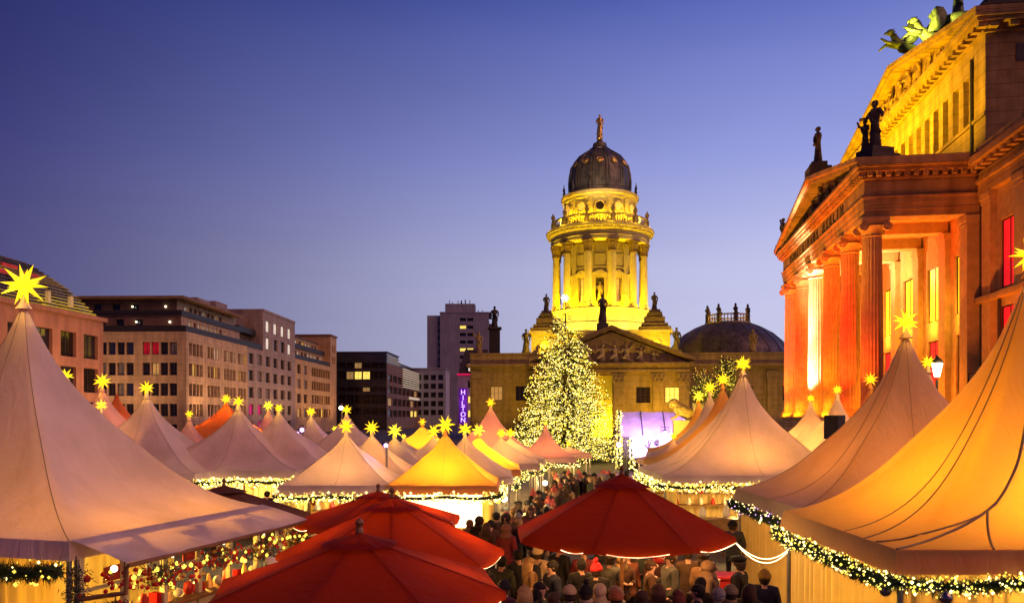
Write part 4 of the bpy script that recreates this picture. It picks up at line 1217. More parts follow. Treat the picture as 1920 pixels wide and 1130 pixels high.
def tent(label, px, py, d, hx, hy, star_px, fabric='canvas', eave=2.5, rot=0, p=2.3, c=.16, big=False, light_w=0, front=None,
         lcol=(1, .62, .18), seams=False, val=.26, group='pagoda tents of the market', flap=None, lz=None, starless=False, seam_r=.010, lines=()):
    X = (px - 960) * d / F; apex = CH - (py - HY) * d / F
    t = thing('pagoda_tent', label, 'tent', (X, d, 0), R(rot), group)
    nr, nu = (26, 48) if d < 24 else (18, 32)
    m = MB(); vs, fs = [], []
    for i in range(nr + 1):
        r = .022 + (1 - .022) * (i / nr) ** .9
        for k in range(nu): vs.append(canopy_pt(4 * k / nu, r, hx, hy, eave, apex, p, c))
    for i in range(nr):
        for k in range(nu): fs.append((i * nu + k, (i + 1) * nu + k, (i + 1) * nu + (k + 1) % nu, i * nu + (k + 1) % nu))
    fs.append(tuple(range(nu)))
    m.add(vs, fs); cano = m.build('canopy', MT[fabric], t, 'all')
    # valance
    m = MB()
    e = .07
    for (ax, ay, bx, by) in ((-hx, -hy, hx, -hy), (hx, -hy, hx, hy), (hx, hy, -hx, hy), (-hx, hy, -hx, -hy)):
        nx, ny = (by - ay), -(bx - ax); l = math.hypot(nx, ny); nx, ny = nx / l, ny / l
        ux, uy = (bx - ax) / l, (by - ay) / l
        P = lambda q, o, z: (q[0] + nx * o, q[1] + ny * o, z)
        a_, b_ = (ax, ay), (bx, by)
        a2, b2 = (ax - ux * e, ay - uy * e), (bx + ux * e, by + uy * e)
        m.quad(P(a_, 0, eave), P(b_, 0, eave), P(b2, e, eave - val), P(a2, e, eave - val))
        m.quad(P(a_, -.012, eave), P(a2, e - .012, eave - val), P(b2, e - .012, eave - val), P(b_, -.012, eave))
    m.build('valance', MT[fabric], t)
    # frame
    m = MB(); m.tube([(-hx + .03, -hy + .03, eave - .06), (hx - .03, -hy + .03, eave - .06), (hx - .03, hy - .03, eave - .06), (-hx + .03, hy - .03, eave - .06), (-hx + .03, -hy + .05, eave - .06)], .035, 6); m.build('frame', MT['steel'], t)
    lm = MB(); lm.tube([(0, 0, 0), (0, 0, eave - .08)], .045, 8); lmm = lm.mesh('leg', True)
    for sx in (-1, 1):
        for sy in (-1, 1): obj('leg', lmm, MT['steel'], t, T(sx * (hx - .08), sy * (hy - .08), 0))
    m = MB(); m.lathe([(.03 * hx + .05, apex - .16), (.05, apex + .02), (.03, apex + .10)], 12); m.build('cap', MT[fabric], t, True)
    sr = star_px * d / F
    if not starless:
        star(t, apex + sr * .75, sr, big)
        for sy in (-1, 1): light('POINT', 'star_light', (0, sy * (sr * 1.05 + .05), apex + sr * .45), 150 * sr * sr, (1, .50, .06), t, .1)
    if seams:
        for u in seams:
            m = MB(); pts = [Vector(canopy_pt(u, .03 + .97 * i / 30, hx, hy, eave, apex, p, c)) + Vector((0, 0, .012)) for i in range(31)]
            m.tube(pts, seam_r, 4); m.build('seam', MT['seam'], t)
    for (poly, rr) in lines:      # seams that run across a face, as (u, r) points
        m = MB(); pts = []
        for (u0, r0), (u1, r1) in zip(poly[:-1], poly[1:]):
            for i in range(10): pts.append(Vector(canopy_pt((u0 + (u1 - u0) * i / 10) % 4, r0 + (r1 - r0) * i / 10, hx, hy, eave, apex, p, c)) + Vector((0, 0, .012)))
        pts.append(Vector(canopy_pt(poly[-1][0] % 4, poly[-1][1], hx, hy, eave, apex, p, c)) + Vector((0, 0, .012)))
        m.tube(pts, rr, 5); m.build('seam', MT['seam'], t)
    if flap:     # sloping side awning on the +x side
        m = MB(); o, dz = flap
        vs = []; n = 10
        for i in range(n + 1):
            y = -hy + 2 * hy * i / n
            for j in range(5):
                q = j / 4; vs.append((hx + .02 + o * q, y * (1 + .015 * q), eave + .02 - dz * q ** 1.15 - .035 * math.sin(PI * i / n) * q))
        m.add(vs, [(i * 5 + j, i * 5 + j + 1, (i + 1) * 5 + j + 1, (i + 1) * 5 + j) for i in range(n) for j in range(4)])
        m.build('awning', MT[fabric], t, 'all')
        m = MB(); m.tube([(hx + o, -hy, eave - dz - .03), (hx + o, hy, eave - dz - .03)], .035, 6); m.build('awning_bar', MT['wood'], t)
    if light_w:
        z = lz or eave - .35
        m = MB(); m.sphere((0, 0, z + .12), .09, 10, 8); m.build('lamp', MT['lamp_white'], t, 'all')
        light('POINT', 'stall_light', (0, 0, z - .1), light_w, lcol, t, .18)
    if front:
        for side in front:
            m = MB(); zt = eave - .1
            if side == 'back': wavy(m, -hx + .1, hy - .15, hx - .1, hy - .15, .02, zt)
            if side == 'west': wavy(m, -hx + .15, -hy + .1, -hx + .15, hy - .1, .02, zt)
            if side == 'east': wavy(m, hx - .15, -hy + .1, hx - .15, hy - .1, .02, zt)
            if side == 'south': wavy(m, -hx + .1, -hy + .15, hx - .1, -hy + .15, .02, zt)
            if side in ('back', 'west', 'east', 'south'): m.build('curtain', MT['curtain'], t, 'all')
            if side == 'open':
                for sx in (-1, 1):
                    q = MB(); wavy(q, sx * (hx - .05), -hy + .05, sx * (hx - .5), -hy + .08, .05, zt); q.build('curtain', MT['curtain'], t, 'all')
                q = MB(); q.box(-hx + .3, hx - .3, -hy + .05, -hy + .55, .02, .98); q.box(-hx + .25, hx - .25, -hy - .02, -hy + .6, .981, 1.03); q.build('counter', MT['wood'], t)
                n = int(hx * 2.5)
                for i in range(n):
                    x = -hx + .6 + (2 * hx - 1.2) * i / max(1, n - 1)
                    q = MB(); q.lathe([(.06, 1.031), (.13, 1.12), (.12, 1.25), (.05, 1.3 + .1 * (i % 3))], 10, c=(x, -hy + .3, 0)); q.build('jar', MT['goods_red'] if i % 3 == 0 else MT['goods_white'], t, True)
                for i in range(n - 1):
                    x = -hx + .8 + (2 * hx - 1.6) * i / max(1, n - 2)
                    q = MB(); q.tube([(x, -hy + .9, zt), (x, -hy + .9, zt - .3)], .008, 4); q.lathe([(.10, 0), (.16, -.1), (.10, -.22), (.02, -.28)], 8, c=(x, -hy + .9, zt - .3)); q.build('hanging_bag', MT['goods_white'] if i % 2 else MT['goods_red'], t)
            if side == 'shelf':
                for zz in (1.0, 1.45, 1.9):
                    q = MB(); q.box(-hx + .3, hx - .3, hy - .55, hy - .25, zz, zz + .03); q.build('shelf', MT['wood'], t)
                    for i in range(int(hx * 4)):
                        x = -hx + .45 + i * .48
                        if x > hx - .4: break
                        q = MB(); q.lathe([(.08, zz + .031), (.1, zz + .1), (.06, zz + .22), (.03, zz + .3)], 8, c=(x, hy - .4, 0)); q.build('jar', MT['goods_red'] if (i * 7 + int(zz * 10)) % 3 == 0 else MT['goods_white'], t)
    return t

near = dict(big=True)
T1 = tent('large white star tent with a sloping side awning, leftmost of the market', 45, 565, 16.4, 3.79, 2.7, 42, rot=-15.5, p=2.1, c=.18, big=True, light_w=90, seams=(.0, .5, 1.0), seam_r=.006, val=.30, flap=(1.12, .30), lz=2.2)
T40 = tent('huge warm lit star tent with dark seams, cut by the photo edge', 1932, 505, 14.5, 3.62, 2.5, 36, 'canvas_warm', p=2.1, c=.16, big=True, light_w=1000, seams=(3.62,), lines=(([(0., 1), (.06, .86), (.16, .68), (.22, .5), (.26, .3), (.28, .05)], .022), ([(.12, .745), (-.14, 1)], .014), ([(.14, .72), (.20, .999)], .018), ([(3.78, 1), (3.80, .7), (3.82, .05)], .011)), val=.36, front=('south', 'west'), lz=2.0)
T38 = tent('large beige star tent between the huge seamed tent and the hall columns', 1698, 622, 19.8, 3.5, 2.5, 26, 'canvas_tan', p=2.1, c=.16, big=True, light_w=520, seams=(0., .4, 3.0, 3.6), seam_r=.007, val=.34, front=('west',), lcol=(1, .55, .12))
T30 = tent('tall mauve white star tent with a straight lit eave beside the red parasol', 1393, 695, 29.5, 3.42, 2.5, 17.5, p=2.1, c=.16, big=True, light_w=600, front=('open', 'shelf', 'back'), seams=(0., .5, 1., 3.5), seam_r=.006)
tent('slim star tent directly behind the tall mauve white one', 1355, 722, 36, 3.1, 2.5, 14.5, 'canvas_warm', p=2.4, light_w=220)
tent('third star tent of the row leading to the purple stage', 1331, 736, 42, 2.9, 2.5, 13.5, p=2.5, light_w=220)
tent('farthest star tent of the row leading to the purple stage', 1310, 752, 48, 2.6, 2.5, 12.5, 'canvas_warm', p=2.6, light_w=220)
tent('tiny star tent peeking out in front of the purple stage', 1262, 824, 41, 1.6, 1.6, 9, 'canvas_pink_lit', p=1.8, eave=2.3, light_w=150)
tent('narrow star tent before the orange columns with its peak nearest the lion monument', 1520, 753, 44, 2.5, 2.5, 9, eave=2.6, light_w=900)
tent('star tent in front of the orange columns with the loudspeaker beside it', 1570, 738, 38, 2.4, 2.4, 10.5, eave=2.6, light_w=900)
tent('star tent peak tucked behind the big beige tent before the columns', 1632, 722, 33, 2.4, 2.4, 15, 'canvas_warm', eave=2.6, light_w=60)
tent('star tent hidden behind the beige tent except for its star by the street lamp', 1740, 690, 27, 2.4, 2.4, 15, eave=2.6)

tent('white star tent with a soft peak behind the awning of the largest tent', 275, 738, 30.4, 2.85, 2.6, 15, light_w=900, front=('open', 'back'), seams=(0., .5, 1.), seam_r=.006, p=1.9, c=.2)
tent('white star tent lit orange at its peak, standing before the orange tent', 447, 762, 31.9, 3.0, 2.6, 12.5, light_w=1000, front=('open', 'back'), seams=(0., .5, 1.), seam_r=.006, p=1.9, c=.2)
tent('pinkish star tent with its star before the red sandstone block', 192, 727, 38, 3.2, 2.8, 17, 'canvas_pink_lit', p=2.0, light_w=500)
tent('star tent of which only the star clears the largest tent', 123, 716, 30, 2.6, 2.6, 16)
tent('orange tent slope just behind the pinkish tent', 219, 740, 42, 3.2, 2.8, 3, 'canvas_orange_lit', p=2.0, starless=True, light_w=200, lcol=(1, .35, .05))
tent('small pointed star tent squeezed before the pinkish tent', 190, 768, 33, 1.6, 1.6, 12, p=1.9)
tent('small mauve star tent beside the orange tent', 355, 782, 38, 1.9, 1.9, 9, 'canvas_pink_lit', light_w=300)
tent('bright orange star tent glowing from within', 424, 756, 40, 4.2, 3.0, 11, 'canvas_orange_lit', p=1.6, light_w=1800, lcol=(1, .35, .05))
tent('magenta pink star tent in front of the grey block', 503, 768, 44, 2.6, 2.6, 11, 'canvas_pink_lit', light_w=150, lcol=(1, .1, .3))
tent('white star tent under the paired stars next to the pink tent', 523, 772, 33, 2.9, 2.6, 10, light_w=900, front=('back',), p=1.9, c=.2)
tent('white star tent with pink shaded edge between the two violet spotlights and the front stalls', 583, 779, 38, 2.6, 2.4, 10.5, p=1.9, light_w=700)
tent('small pink star tent left of the front stall peak', 628, 809, 42, 1.5, 1.5, 7, 'canvas_pink_lit')
tent('mauve star tent rising straight behind the front stall peak', 650, 776, 36, 2.6, 2.4, 11, p=1.8, light_w=500)
T16 = tent('small white front stall tent with a straight eave and mauve shaded front', 649, 811, 24.7, 1.62, 1.6, 17, p=1.5, c=.3, light_w=230, front=('open', 'back', 'shelf'), seams=(0., .5, 1.), seam_r=.005, big=True, lcol=(1, .7, .3))
T21 = tent('golden glowing front stall tent with a white bright counter below', 835, 811, 24.7, 1.62, 1.6, 20, 'canvas_warm', p=1.5, c=.3, light_w=480, front=('back',), seams=(0., .5, 1.), seam_r=.005, big=True, lcol=(1, .50, .08))
tent('second stall tent behind the mauve front stall', 697, 813, 28.3, 1.62, 1.6, 15.5, p=1.5, c=.3, light_w=200)
tent('third stall tent behind the mauve front stall, smaller star', 740, 819, 32, 1.62, 1.6, 15.5, p=1.5, c=.3, light_w=160)
tent('tiny star tent half hidden between the stall tents', 757, 822, 40, 1.2, 1.2, 6, p=1.6)
tent('leaning yellow lit tent with a small star before the dark glass block', 792, 797, 44, 2.2, 2.0, 9, 'canvas_warm', p=1.4, light_w=600)
tent('stall tent whose star stands close to the golden front stall star', 813, 818, 33, 1.62, 1.6, 14, p=1.5, c=.3)
tent('stall tent with a dark seam right behind the golden front stall', 872, 816, 28.2, 1.62, 1.6, 15.5, p=1.5, c=.3, light_w=120, seams=(0.5,))
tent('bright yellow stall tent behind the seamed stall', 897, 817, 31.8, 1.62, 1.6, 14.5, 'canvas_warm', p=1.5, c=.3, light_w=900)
tent('tall pink white star tent beside the neon hotel sign', 920, 762, 46, 2.4, 2.4, 10.5, 'canvas_pink_lit', p=1.7, eave=2.6, light_w=700)
tent('stall tent with twin star nearest the fir on the lane side', 940, 820, 35.4, 1.62, 1.6, 11.5, p=1.5, c=.3, light_w=200)
tent('last stall tent of the lane row before the fir', 957, 820, 39, 1.62, 1.6, 11.5, p=1.5, c=.3, light_w=300)
tent('pink open sided star tent right below the fir', 1023, 797, 43, 1.5, 1.6, 5, 'canvas_pink_lit', p=1.8, eave=2.35, light_w=350)
tent('low little tent at the foot of the fir', 1066, 836, 50, 1.3, 1.3, 6, 'canvas_pink_lit', p=1.6, eave=2.2, light_w=150)

# glowing back panel and counter of the golden stall
m = MB(); m.box(-1.45, 1.45, 1.2, 1.24, .9, 2.25); m.build('glowing_back_panel', glow('white_glowing_panel', (1.0, .90, .62), 2.2), T21)  # back wall glows itself, the stall light is put into it
m = MB(); m.box(-1.5, 1.5, -1.55, -1.1, .02, .98); m.build('counter', MT['wood'], T21)
for sx in (-1, 1):
    q = MB(); wavy(q, sx * 1.55, -1.55, sx * 1.2, -1.5, .05, 2.4); q.build('curtain', MT['curtain'], T21, 'all')

# ------------------------------------------------------------------ garlands
rg = random.Random(5)
OCT = [(1, 0, 0), (-1, 0, 0), (0, 1, 0), (0, -1, 0), (0, 0, 1), (0, 0, -1)]
OCF = [(0, 2, 4), (2, 1, 4), (1, 3, 4), (3, 0, 4), (2, 0, 5), (1, 2, 5), (3, 1, 5), (0, 3, 5)]
def along(pts, step):
    out = []
    for a, b in zip(pts[:-1], pts[1:]):
        a, b = Vector(a), Vector(b); n = max(1, int((b - a).length / step))
        for i in range(n): out.append((a.lerp(b, (i + rg.random()) / n), (b - a).normalized()))
    return out
def garland(label, pts, rad=.12, nb=30, nn=260, bulb=.022, baubles=(), mix=((1, 'bulb_yellow'),), group='fairy light garlands along the tent eaves'):
    # sagging path
    path = []
    for a, b in zip(pts[:-1], pts[1:]):
        a, b = Vector(a), Vector(b); n = max(3, int((b - a).length / .35)); k = max(1, round((b - a).length / 1.7))
        for i in range(n): 
            t = i / n; p = a.lerp(b, t); p.z -= .07 * abs(math.sin(t * k * PI)); path.append(p)
    path.append(Vector(pts[-1]))
    o0 = path[0].copy()
    t = thing('garland', label, 'garland', o0, 0, group)
    path = [p - o0 for p in path]
    m = MB(); m.tube(path, rad * .28, 6)
    for c, d in along(path, 1 / nn):
        r = Vector((rg.gauss(0, 1), rg.gauss(0, 1), rg.gauss(0, 1))); r = (r - d * r.dot(d) * .7).normalized()
        l = rad * (rg.uniform(.65, 1.15) if rg.random() < .9 else rg.uniform(1.2, 1.7)); s = d.cross(r); s = s.normalized() * rg.uniform(.008, .016)
        b0 = c + r * rad * .25
        m.add([b0 - s, b0 + s, c + r * l + Vector((0, 0, -.01))], [(0, 1, 2)])
    tag(m.build('foliage', MT['needles'], t), kind='stuff')
    for q, (share, mk) in enumerate(mix):
        m = MB()
        for c, d in along(path, 1 / (nb * share)):
            r = Vector((rg.gauss(0, 1), rg.gauss(0, 1), rg.gauss(0, 1))); r = (r - d * r.dot(d)).normalized()
            ctr = c + r * rad * rg.uniform(.35, 1.15); s = bulb * rg.choice((.55, .7, .8, 1, 1, 1.2, 1.55))
            m.add([ctr + Vector(v) * s for v in OCT], OCF)
        tag(m.build('bulbs', MT[mk], t), kind='stuff')
    for (f, rr, mk) in baubles:
        c = path[min(len(path) - 1, int(f * (len(path) - 1)))] + Vector((0, -rad * .7, -rad * .9))
        q = MB(T(*c)); q.sphere((0, 0, 0), rr, 14, 10); q.tube([(0, 0, rr), (0, 0, rr + .03)], .018, 6); q.build('bauble', MT[mk], t, 'all')
    return t
def corner(tn, sx, sy, z, dx=0, dy=0, o=.09):
    hx, hy = tn
def tent_pt(t, x, y, z): return T(*t.location) @ RZ(t.rotation_euler.z) @ Vector((x, y, z))
WY = ((.55, 'bulb_yellow'), (.45, 'bulb'))
ez = 2.5
garland('thick fir garland with mirror baubles along the huge seamed tent', [tent_pt(T40, 3.6, -2.68, 2.05), tent_pt(T40, -3.75, -2.68, 2.05), tent_pt(T40, -3.8, 2.5, 2.05), tent_pt(T38, -3.64, -2.3, 2.12)], .15, 120, 800, .019,
        [(.10, .11, 'grey_bauble'), (.245, .10, 'grey_bauble'), (.50, .10, 'grey_bauble'), (.60, .09, 'grey_bauble'), (.70, .09, 'grey_bauble'), (.66, .08, 'grey_bauble')], WY)
garland('dark fir garland with a few violet bulbs along the side of the beige tent', [tent_pt(T38, -3.64, -2.4, 2.1), tent_pt(T38, -3.66, 2.5, 2.12)], .15, 34, 600, .02, (), ((.6, 'bulb'), (.4, 'bulb_violet')))
garland('glittering garland around the eave of the tall mauve white tent', [tent_pt(T30, 3.4, -2.62, 2.16), tent_pt(T30, -3.5, -2.62, 2.16), tent_pt(T30, -3.55, 2.6, 2.2)], .17, 105, 420, .026, (), WY)
garland('glittering garland under the eave of the mauve front stall', [tent_pt(T16, -1.75, -1.70, 2.2), tent_pt(T16, 1.6, -1.70, 2.2)], .16, 110, 420, .024, (), WY)
garland('glittering garland under the eave of the golden front stall and round its side', [tent_pt(T21, -1.5, -1.70, 2.2), tent_pt(T21, 1.7, -1.72, 2.2), tent_pt(T21, 1.75, 1.6, 2.2)], .16, 110, 420, .024, (), WY)
garland('garland strung along the lane side of the stall row', [(.12, 26.8, 2.15), (.15, 29.8, 2.15), (.48, 30.6, 2.15), (.52, 33.3, 2.15), (1.28, 34.2, 2.15), (1.30, 37, 2.15), (1.7, 38, 2.15), (1.72, 40.5, 2.15)], .15, 50, 300, .022, (), WY)
_t5 = [o for o in col.objects if o.get('label', '').startswith('white star tent with a soft')][0]
_t8 = [o for o in col.objects if o.get('label', '').startswith('white star tent lit orange')][0]
garland('bright garland under the eave of the white tent behind the awning', [tent_pt(_t5, -.5, -2.7, 2.15), tent_pt(_t5, 2.9, -2.7, 2.15), tent_pt(_t5, 2.95, 1.5, 2.15)], .17, 85, 380, .03, (), WY)
garland('bright garland under the eave of the tent before the orange tent', [tent_pt(_t8, -2.9, -2.7, 2.15), tent_pt(_t8, 3.05, -2.7, 2.15)], .17, 85, 380, .03, (), WY)
garland('loose garland with round yellow bulbs on the front of the largest tent', [tent_pt(T1, .2, -2.85, 2.02), tent_pt(T1, 3.75, -2.85, 2.06)], .19, 24, 800, .030, [(.55, .09, 'grey_bauble'), (.25, .08, 'grey_bauble')], ((.85, 'bulb_yellow'), (.15, 'bulb')))
garland('small garland under the open sided tent by the fir', [(.4, 41.2, 2.0), (3.5, 41.2, 2.0)], .08, 30, 150, .03, (), ((1, 'bulb'),))

# ------------------------------------------------------------------ stall front of the largest tent (on its awning side)
hx, hy = 3.79, 2.7
for i in range(6):
    y = -hy + .2 + i * 1.0
    m = MB(); m.box(hx - .05, hx + .05, y - .05, y + .05, .02, 2.2); m.build('post', MT['white_paint'], T1)
for i in range(5):
    y = -hy + .2 + i * 1.0
    m = MB(); m.box(hx - .02, hx + .01, y + .06, y + .94, .02, .95); m.build('panel', MT['white_paint'], T1)
    m = MB(); m.box(hx - .03, hx + .03, y + .06, y + .94, 1.62, 1.67); m.build('rail', MT['white_paint'], T1)
m = MB(); m.box(hx - .5, hx + .25, -hy + .3, hy - .3, .96, 1.02); m.build('counter', MT['wood'], T1)
m = MB(); wavy(m, hx - 2.2, -hy + .2, hx - 2.2, hy - .2, .02, 2.3); m.build('curtain', MT['curtain'], T1, 'all')
m = MB(); wavy(m, -hx + .2, -hy + .12, hx - .4, -hy + .12, .02, 2.35); m.build('curtain', MT['curtain'], T1, 'all')
light('POINT', 'stall_light', (hx - .7, -1.2, 1.35), 150, (1, .58, .08), T1, .12)
light('POINT', 'stall_light', (hx - .7, 1.3, 1.35), 150, (1, .58, .08), T1, .12)
for y in (-2.3, -.9, .6, 2.0):
    m = MB(); m.sphere((hx + .5, y, 2.02), .055, 8, 6); m.build('lamp', MT['lamp_white'], T1, 'all')
m = MB(); m.tube([(hx + 1.0, -hy + .1, 2.14), (hx + 1.0, -hy + .1, 1.72), (hx + .2, -hy - .1, 1.6)], .04, 8); m.build('awning_bracket', MT['wood'], T1)
for i in range(16):
    y = -hy + .55 + i * .31
    m = MB(T(hx - .1, y, 1.021)); k = i % 4
    if k == 0: m.lathe([(.07, 0), (.10, .06), (.09, .2), (.04, .26)], 10)
    elif k == 1: m.box(-.09, .09, -.08, .08, 0, .16 + .03 * (i % 3))
    elif k == 2: m.lathe([(.10, 0), (.02, .28)], 10)
    else: m.sphere((0, 0, .09), .09, 10, 8)
    m.build('ware', MT[['goods_red', 'goods_white', 'gold', 'red_bauble'][(i * 3) % 4]], T1, True)
for i in range(4):
    m = MB(); m.box(hx - .03, hx - .005, -hy + .75 + i * 1.0, -hy + 1.1 + i * 1.0, 1.70, 1.95); m.build('price_board', MT['goods_white'] if i % 2 else MT['goods_red'], T1)
# bundles of baubles and greenery hanging from the awning
def bundle(label, c, n, w, h, mats, r0=.05, green=True):
    t = thing('bauble_bundle', label, 'decoration', c, 0, 'bauble bundles hanging under the awning')
    if green:
        m = MB()
        for k in range(500):
            p = Vector((rg.gauss(0, w * .4), rg.gauss(0, w * .4), rg.uniform(-h, .05))); d = Vector((rg.gauss(0, 1), rg.gauss(0, 1), rg.gauss(0, 1))).normalized() * .09
            s = d.orthogonal().normalized() * .008; m.add([p - s, p + s, p + d], [(0, 1, 2)])
        tag(m.build('foliage', MT['needles'], t), kind='stuff')
    m = MB(); m.tube([(0, 0, .2), (0, 0, -h * .5)], .01, 5); m.build('cord', MT['dark_metal'], t)
    for k in range(n):
        p = (rg.gauss(0, w * .45), rg.gauss(0, w * .45), rg.uniform(-h, 0)); r = r0 * rg.uniform(.7, 1.25)
        q = MB(T(*p)); q.sphere((0, 0, 0), r, 10, 8); q.tube([(0, 0, r * .95), (0, 0, r * 1.25)], r * .25, 5); q.build('bauble', MT[mats[k % len(mats)]], t, 'all')
    return t
RWG = ['red_bauble', 'red_bauble', 'goods_red', 'bulb_yellow', 'red_bauble', 'gold']
bl = ['cluster of red baubles nearest the greenery post', 'cluster of red baubles and candles behind the bracket', 'long red bauble cluster by the second post', 'red bauble cluster with a white candle light in the middle of the awning',
      'loose red bauble cluster by the fourth post', 'small red bauble cluster beside the violet lamp', 'gold and red bauble cluster near the awning end', 'last bauble cluster at the tip of the awning']
for i, lb in enumerate(bl):
    y = -hy + .35 + i * .74
    bundle(lb, tent_pt(T1, hx + .75 + .1 * (i % 2), y, 2.0 - .06 * (i % 3)), 40, .40, .32, RWG if i < 6 else ['goods_white', 'red_bauble', 'bulb_yellow', 'gold'], .033, i % 2 == 1)
bundle('dark green fir bunch with an orange flower on the corner post of the largest tent', tent_pt(T1, hx + .25, -hy - .12, 2.1), 3, .22, .75, ['goods_red'], .06)
bundle('basket of red berries below the awning bracket', tent_pt(T1, hx + .75, -hy + .15, 1.5), 34, .28, .3, ['red_bauble', 'goods_red'], .055)

# ------------------------------------------------------------------ parasols
def parasol(label, px, py, d, rad, rim_z, mat_k, n=8, phase=0, vent=True, group='large market parasols'):
    X = (px - 960) * d / F; ap = CH - (py - HY) * d / F
    t = thing('parasol', label, 'parasol', (X, d, 0), phase, group)
    C = lambda k, r, z: Vector((rad * r * math.cos(2 * PI * k / n), rad * r * math.sin(2 * PI * k / n), z))
    zf = lambda r: ap - (ap - rim_z) * (r ** 1.05)
    for k in range(n):
        m = MB(); vs = []
        for i in range(9):
            r = .16 + .84 * i / 8
            for j in range(7):
                q = j / 6; p = C(k, r, zf(r)).lerp(C(k + 1, r, zf(r)), q); p.z -= .06 * rad * math.sin(PI * q) * r * .5; vs.append(p)
        for j in range(7):
            q = j / 6; p = C(k, 1.005, zf(1)).lerp(C(k + 1, 1.005, zf(1)), q); p.z -= .06 * rad * math.sin(PI * q) * .5 + .09; vs.append(p)
        m.add(vs, [(i * 7 + j, (i + 1) * 7 + j, (i + 1) * 7 + j + 1, i * 7 + j + 1) for i in range(9) for j in range(6)])
        m.build('canopy_panel', MT[mat_k], t, 'all')
        m = MB(); m.tube([C(k, r, zf(r) - .025) for r in (.05, .3, .6, .99)], .014, 5); m.build('rib', MT['wood'], t)
    m = MB(); vs = [(0, 0, ap + .05)] + [C(k * .5, .27 * (1 if k % 2 == 0 else .93), zf(.24) + .045) for k in range(2 * n)]
    m.add(vs, [(0, 1 + k, 1 + (k + 1) % (2 * n)) for k in range(2 * n)]); m.build('vent', MT[mat_k], t)
    m = MB(); m.lathe([(.02, ap + .0), (.05, ap + .06), (.03, ap + .12), (.055, ap + .17), (.02, ap + .22)], 10); m.build('finial', MT['wood'], t, True)
    m = MB(); m.tube([(0, 0, 0.03), (0, 0, ap - .02)], .035, 10); m.build('pole', MT['wood'], t)
    m = MB(); m.lathe([(.35, 0.004), (.35, .08), (.08, .12), (.06, .3)], 16); m.build('base', MT['dark_metal'], t)
    return t, C, zf
def rope(label, pts_list):
    o0 = Vector(pts_list[0][0]); t = thing('rope_light', label, 'light string', o0, 0, 'rope lights hung on the parasols')
    for pts in pts_list:
        a, b = Vector(pts[0]) - o0, Vector(pts[1]) - o0; sg = pts[2]
        if len(pts) > 3: a, b = a.lerp(b, pts[3]), a.lerp(b, pts[4])
        m = MB(); m.tube([a.lerp(b, i / 14) + Vector((0, 0, -sg * 4 * (i / 14) * (1 - i / 14))) for i in range(15)], .010, 6); m.build('tube', MT['rope_light'], t)
def rim(p, k): return tuple(T(*p[0].location) @ RZ(p[0].rotation_euler.z) @ (p[1](k, 1.0, p[2](1.0) - .10)))
U1 = parasol('wide dark red parasol over the drinkers with a rope light on its rim', 1166, 893, 15.4, 2.12, 2.28, 'red_canvas', phase=R(-65))
U2 = parasol('dark red parasol in front, cut by the bottom edge of the photo', 674, 1006, 9.4, 1.75, 2.52, 'red_canvas', phase=R(-90 + 22.5 + 12))
U3 = parasol('orange red parasol in the middle of the overlapping three', 735, 937, 14.2, 2.0, 2.10, 'red_canvas', phase=R(-90 + 8))
U4 = parasol('rearmost red parasol of the overlapping three, its knob against the stall eave', 709, 924, 18.4, 1.95, 2.15, 'red_canvas', phase=R(-90 + 20))
U5 = parasol('dark brown parasol behind the awning of the largest tent', 420, 913, 20.0, 2.1, 2.05, 'brown_canvas', phase=R(-90 + 10))
rope('rope light sagging along the rim of the wide dark red parasol', [(rim(U1, -2), rim(U1, -1), .03, .55, .85), (rim(U1, -1), rim(U1, 0), .05, .12, .78), (rim(U1, 0), rim(U1, 1), .06, .2, .97)])
rope('double rope light looping from the wide red parasol to the beige tent', [(rim(U1, 1), tent_pt(T38, -3.4, -2.3, 1.95), .42), (rim(U1, 1), tent_pt(T38, -3.4, -2.2, 1.93), .50)])
rope('rope light on the rim of the front cut parasol', [(rim(U2, -1), rim(U2, 0), .03, .2, .9), (rim(U2, 0), rim(U2, 1), .05, .3, .92), (rim(U2, 1), rim(U2, 2), .04, .1, .6)])
rope('rope light on the rim of the orange red parasol', [(rim(U3, -2), rim(U3, -1), .04, .1, .4), (rim(U3, 1), rim(U3, 2), .05, .1, .85)])
rope('rope light on the rim of the rearmost red parasol', [(rim(U4, 1), rim(U4, 2), .04, .3, .9), (rim(U4, -2), rim(U4, -1), .04, .1, .5)])
def under(U, dx, dy, z, e, c):
    v = RZ(-U[0].rotation_euler.z) @ Vector((dx, dy, z))
    light('POINT', 'parasol_fill', tuple(v), e, c, U[0], .15)  # added fill that tints the side panels, no lamp under the canopy
AM = (1, .42, .10)
for dx, dy in ((-.9, -.7), (.9, -.7), (0, .6)):
    v = RZ(-U1[0].rotation_euler.z) @ Vector((dx, dy, 2.3)); light('SPOT', 'parasol_fill', tuple(v), 120, (1, .46, .14), U1[0], .12, target=(v.x, v.y, 0), angle=150, blend=.6)  # added downward fill to brighten the drinkers, no fixture there
under(U1, -1.2, .5, 1.9, 18, AM); under(U1, 1.3, .5, 1.9, 18, AM)
for U, zz, e in ((U2, 2.15, 18), (U3, 1.85, 50), (U4, 1.9, 40)):
    under(U, -1.05, .25, zz, e, AM); under(U, 1.05, .25, zz, e, AM)

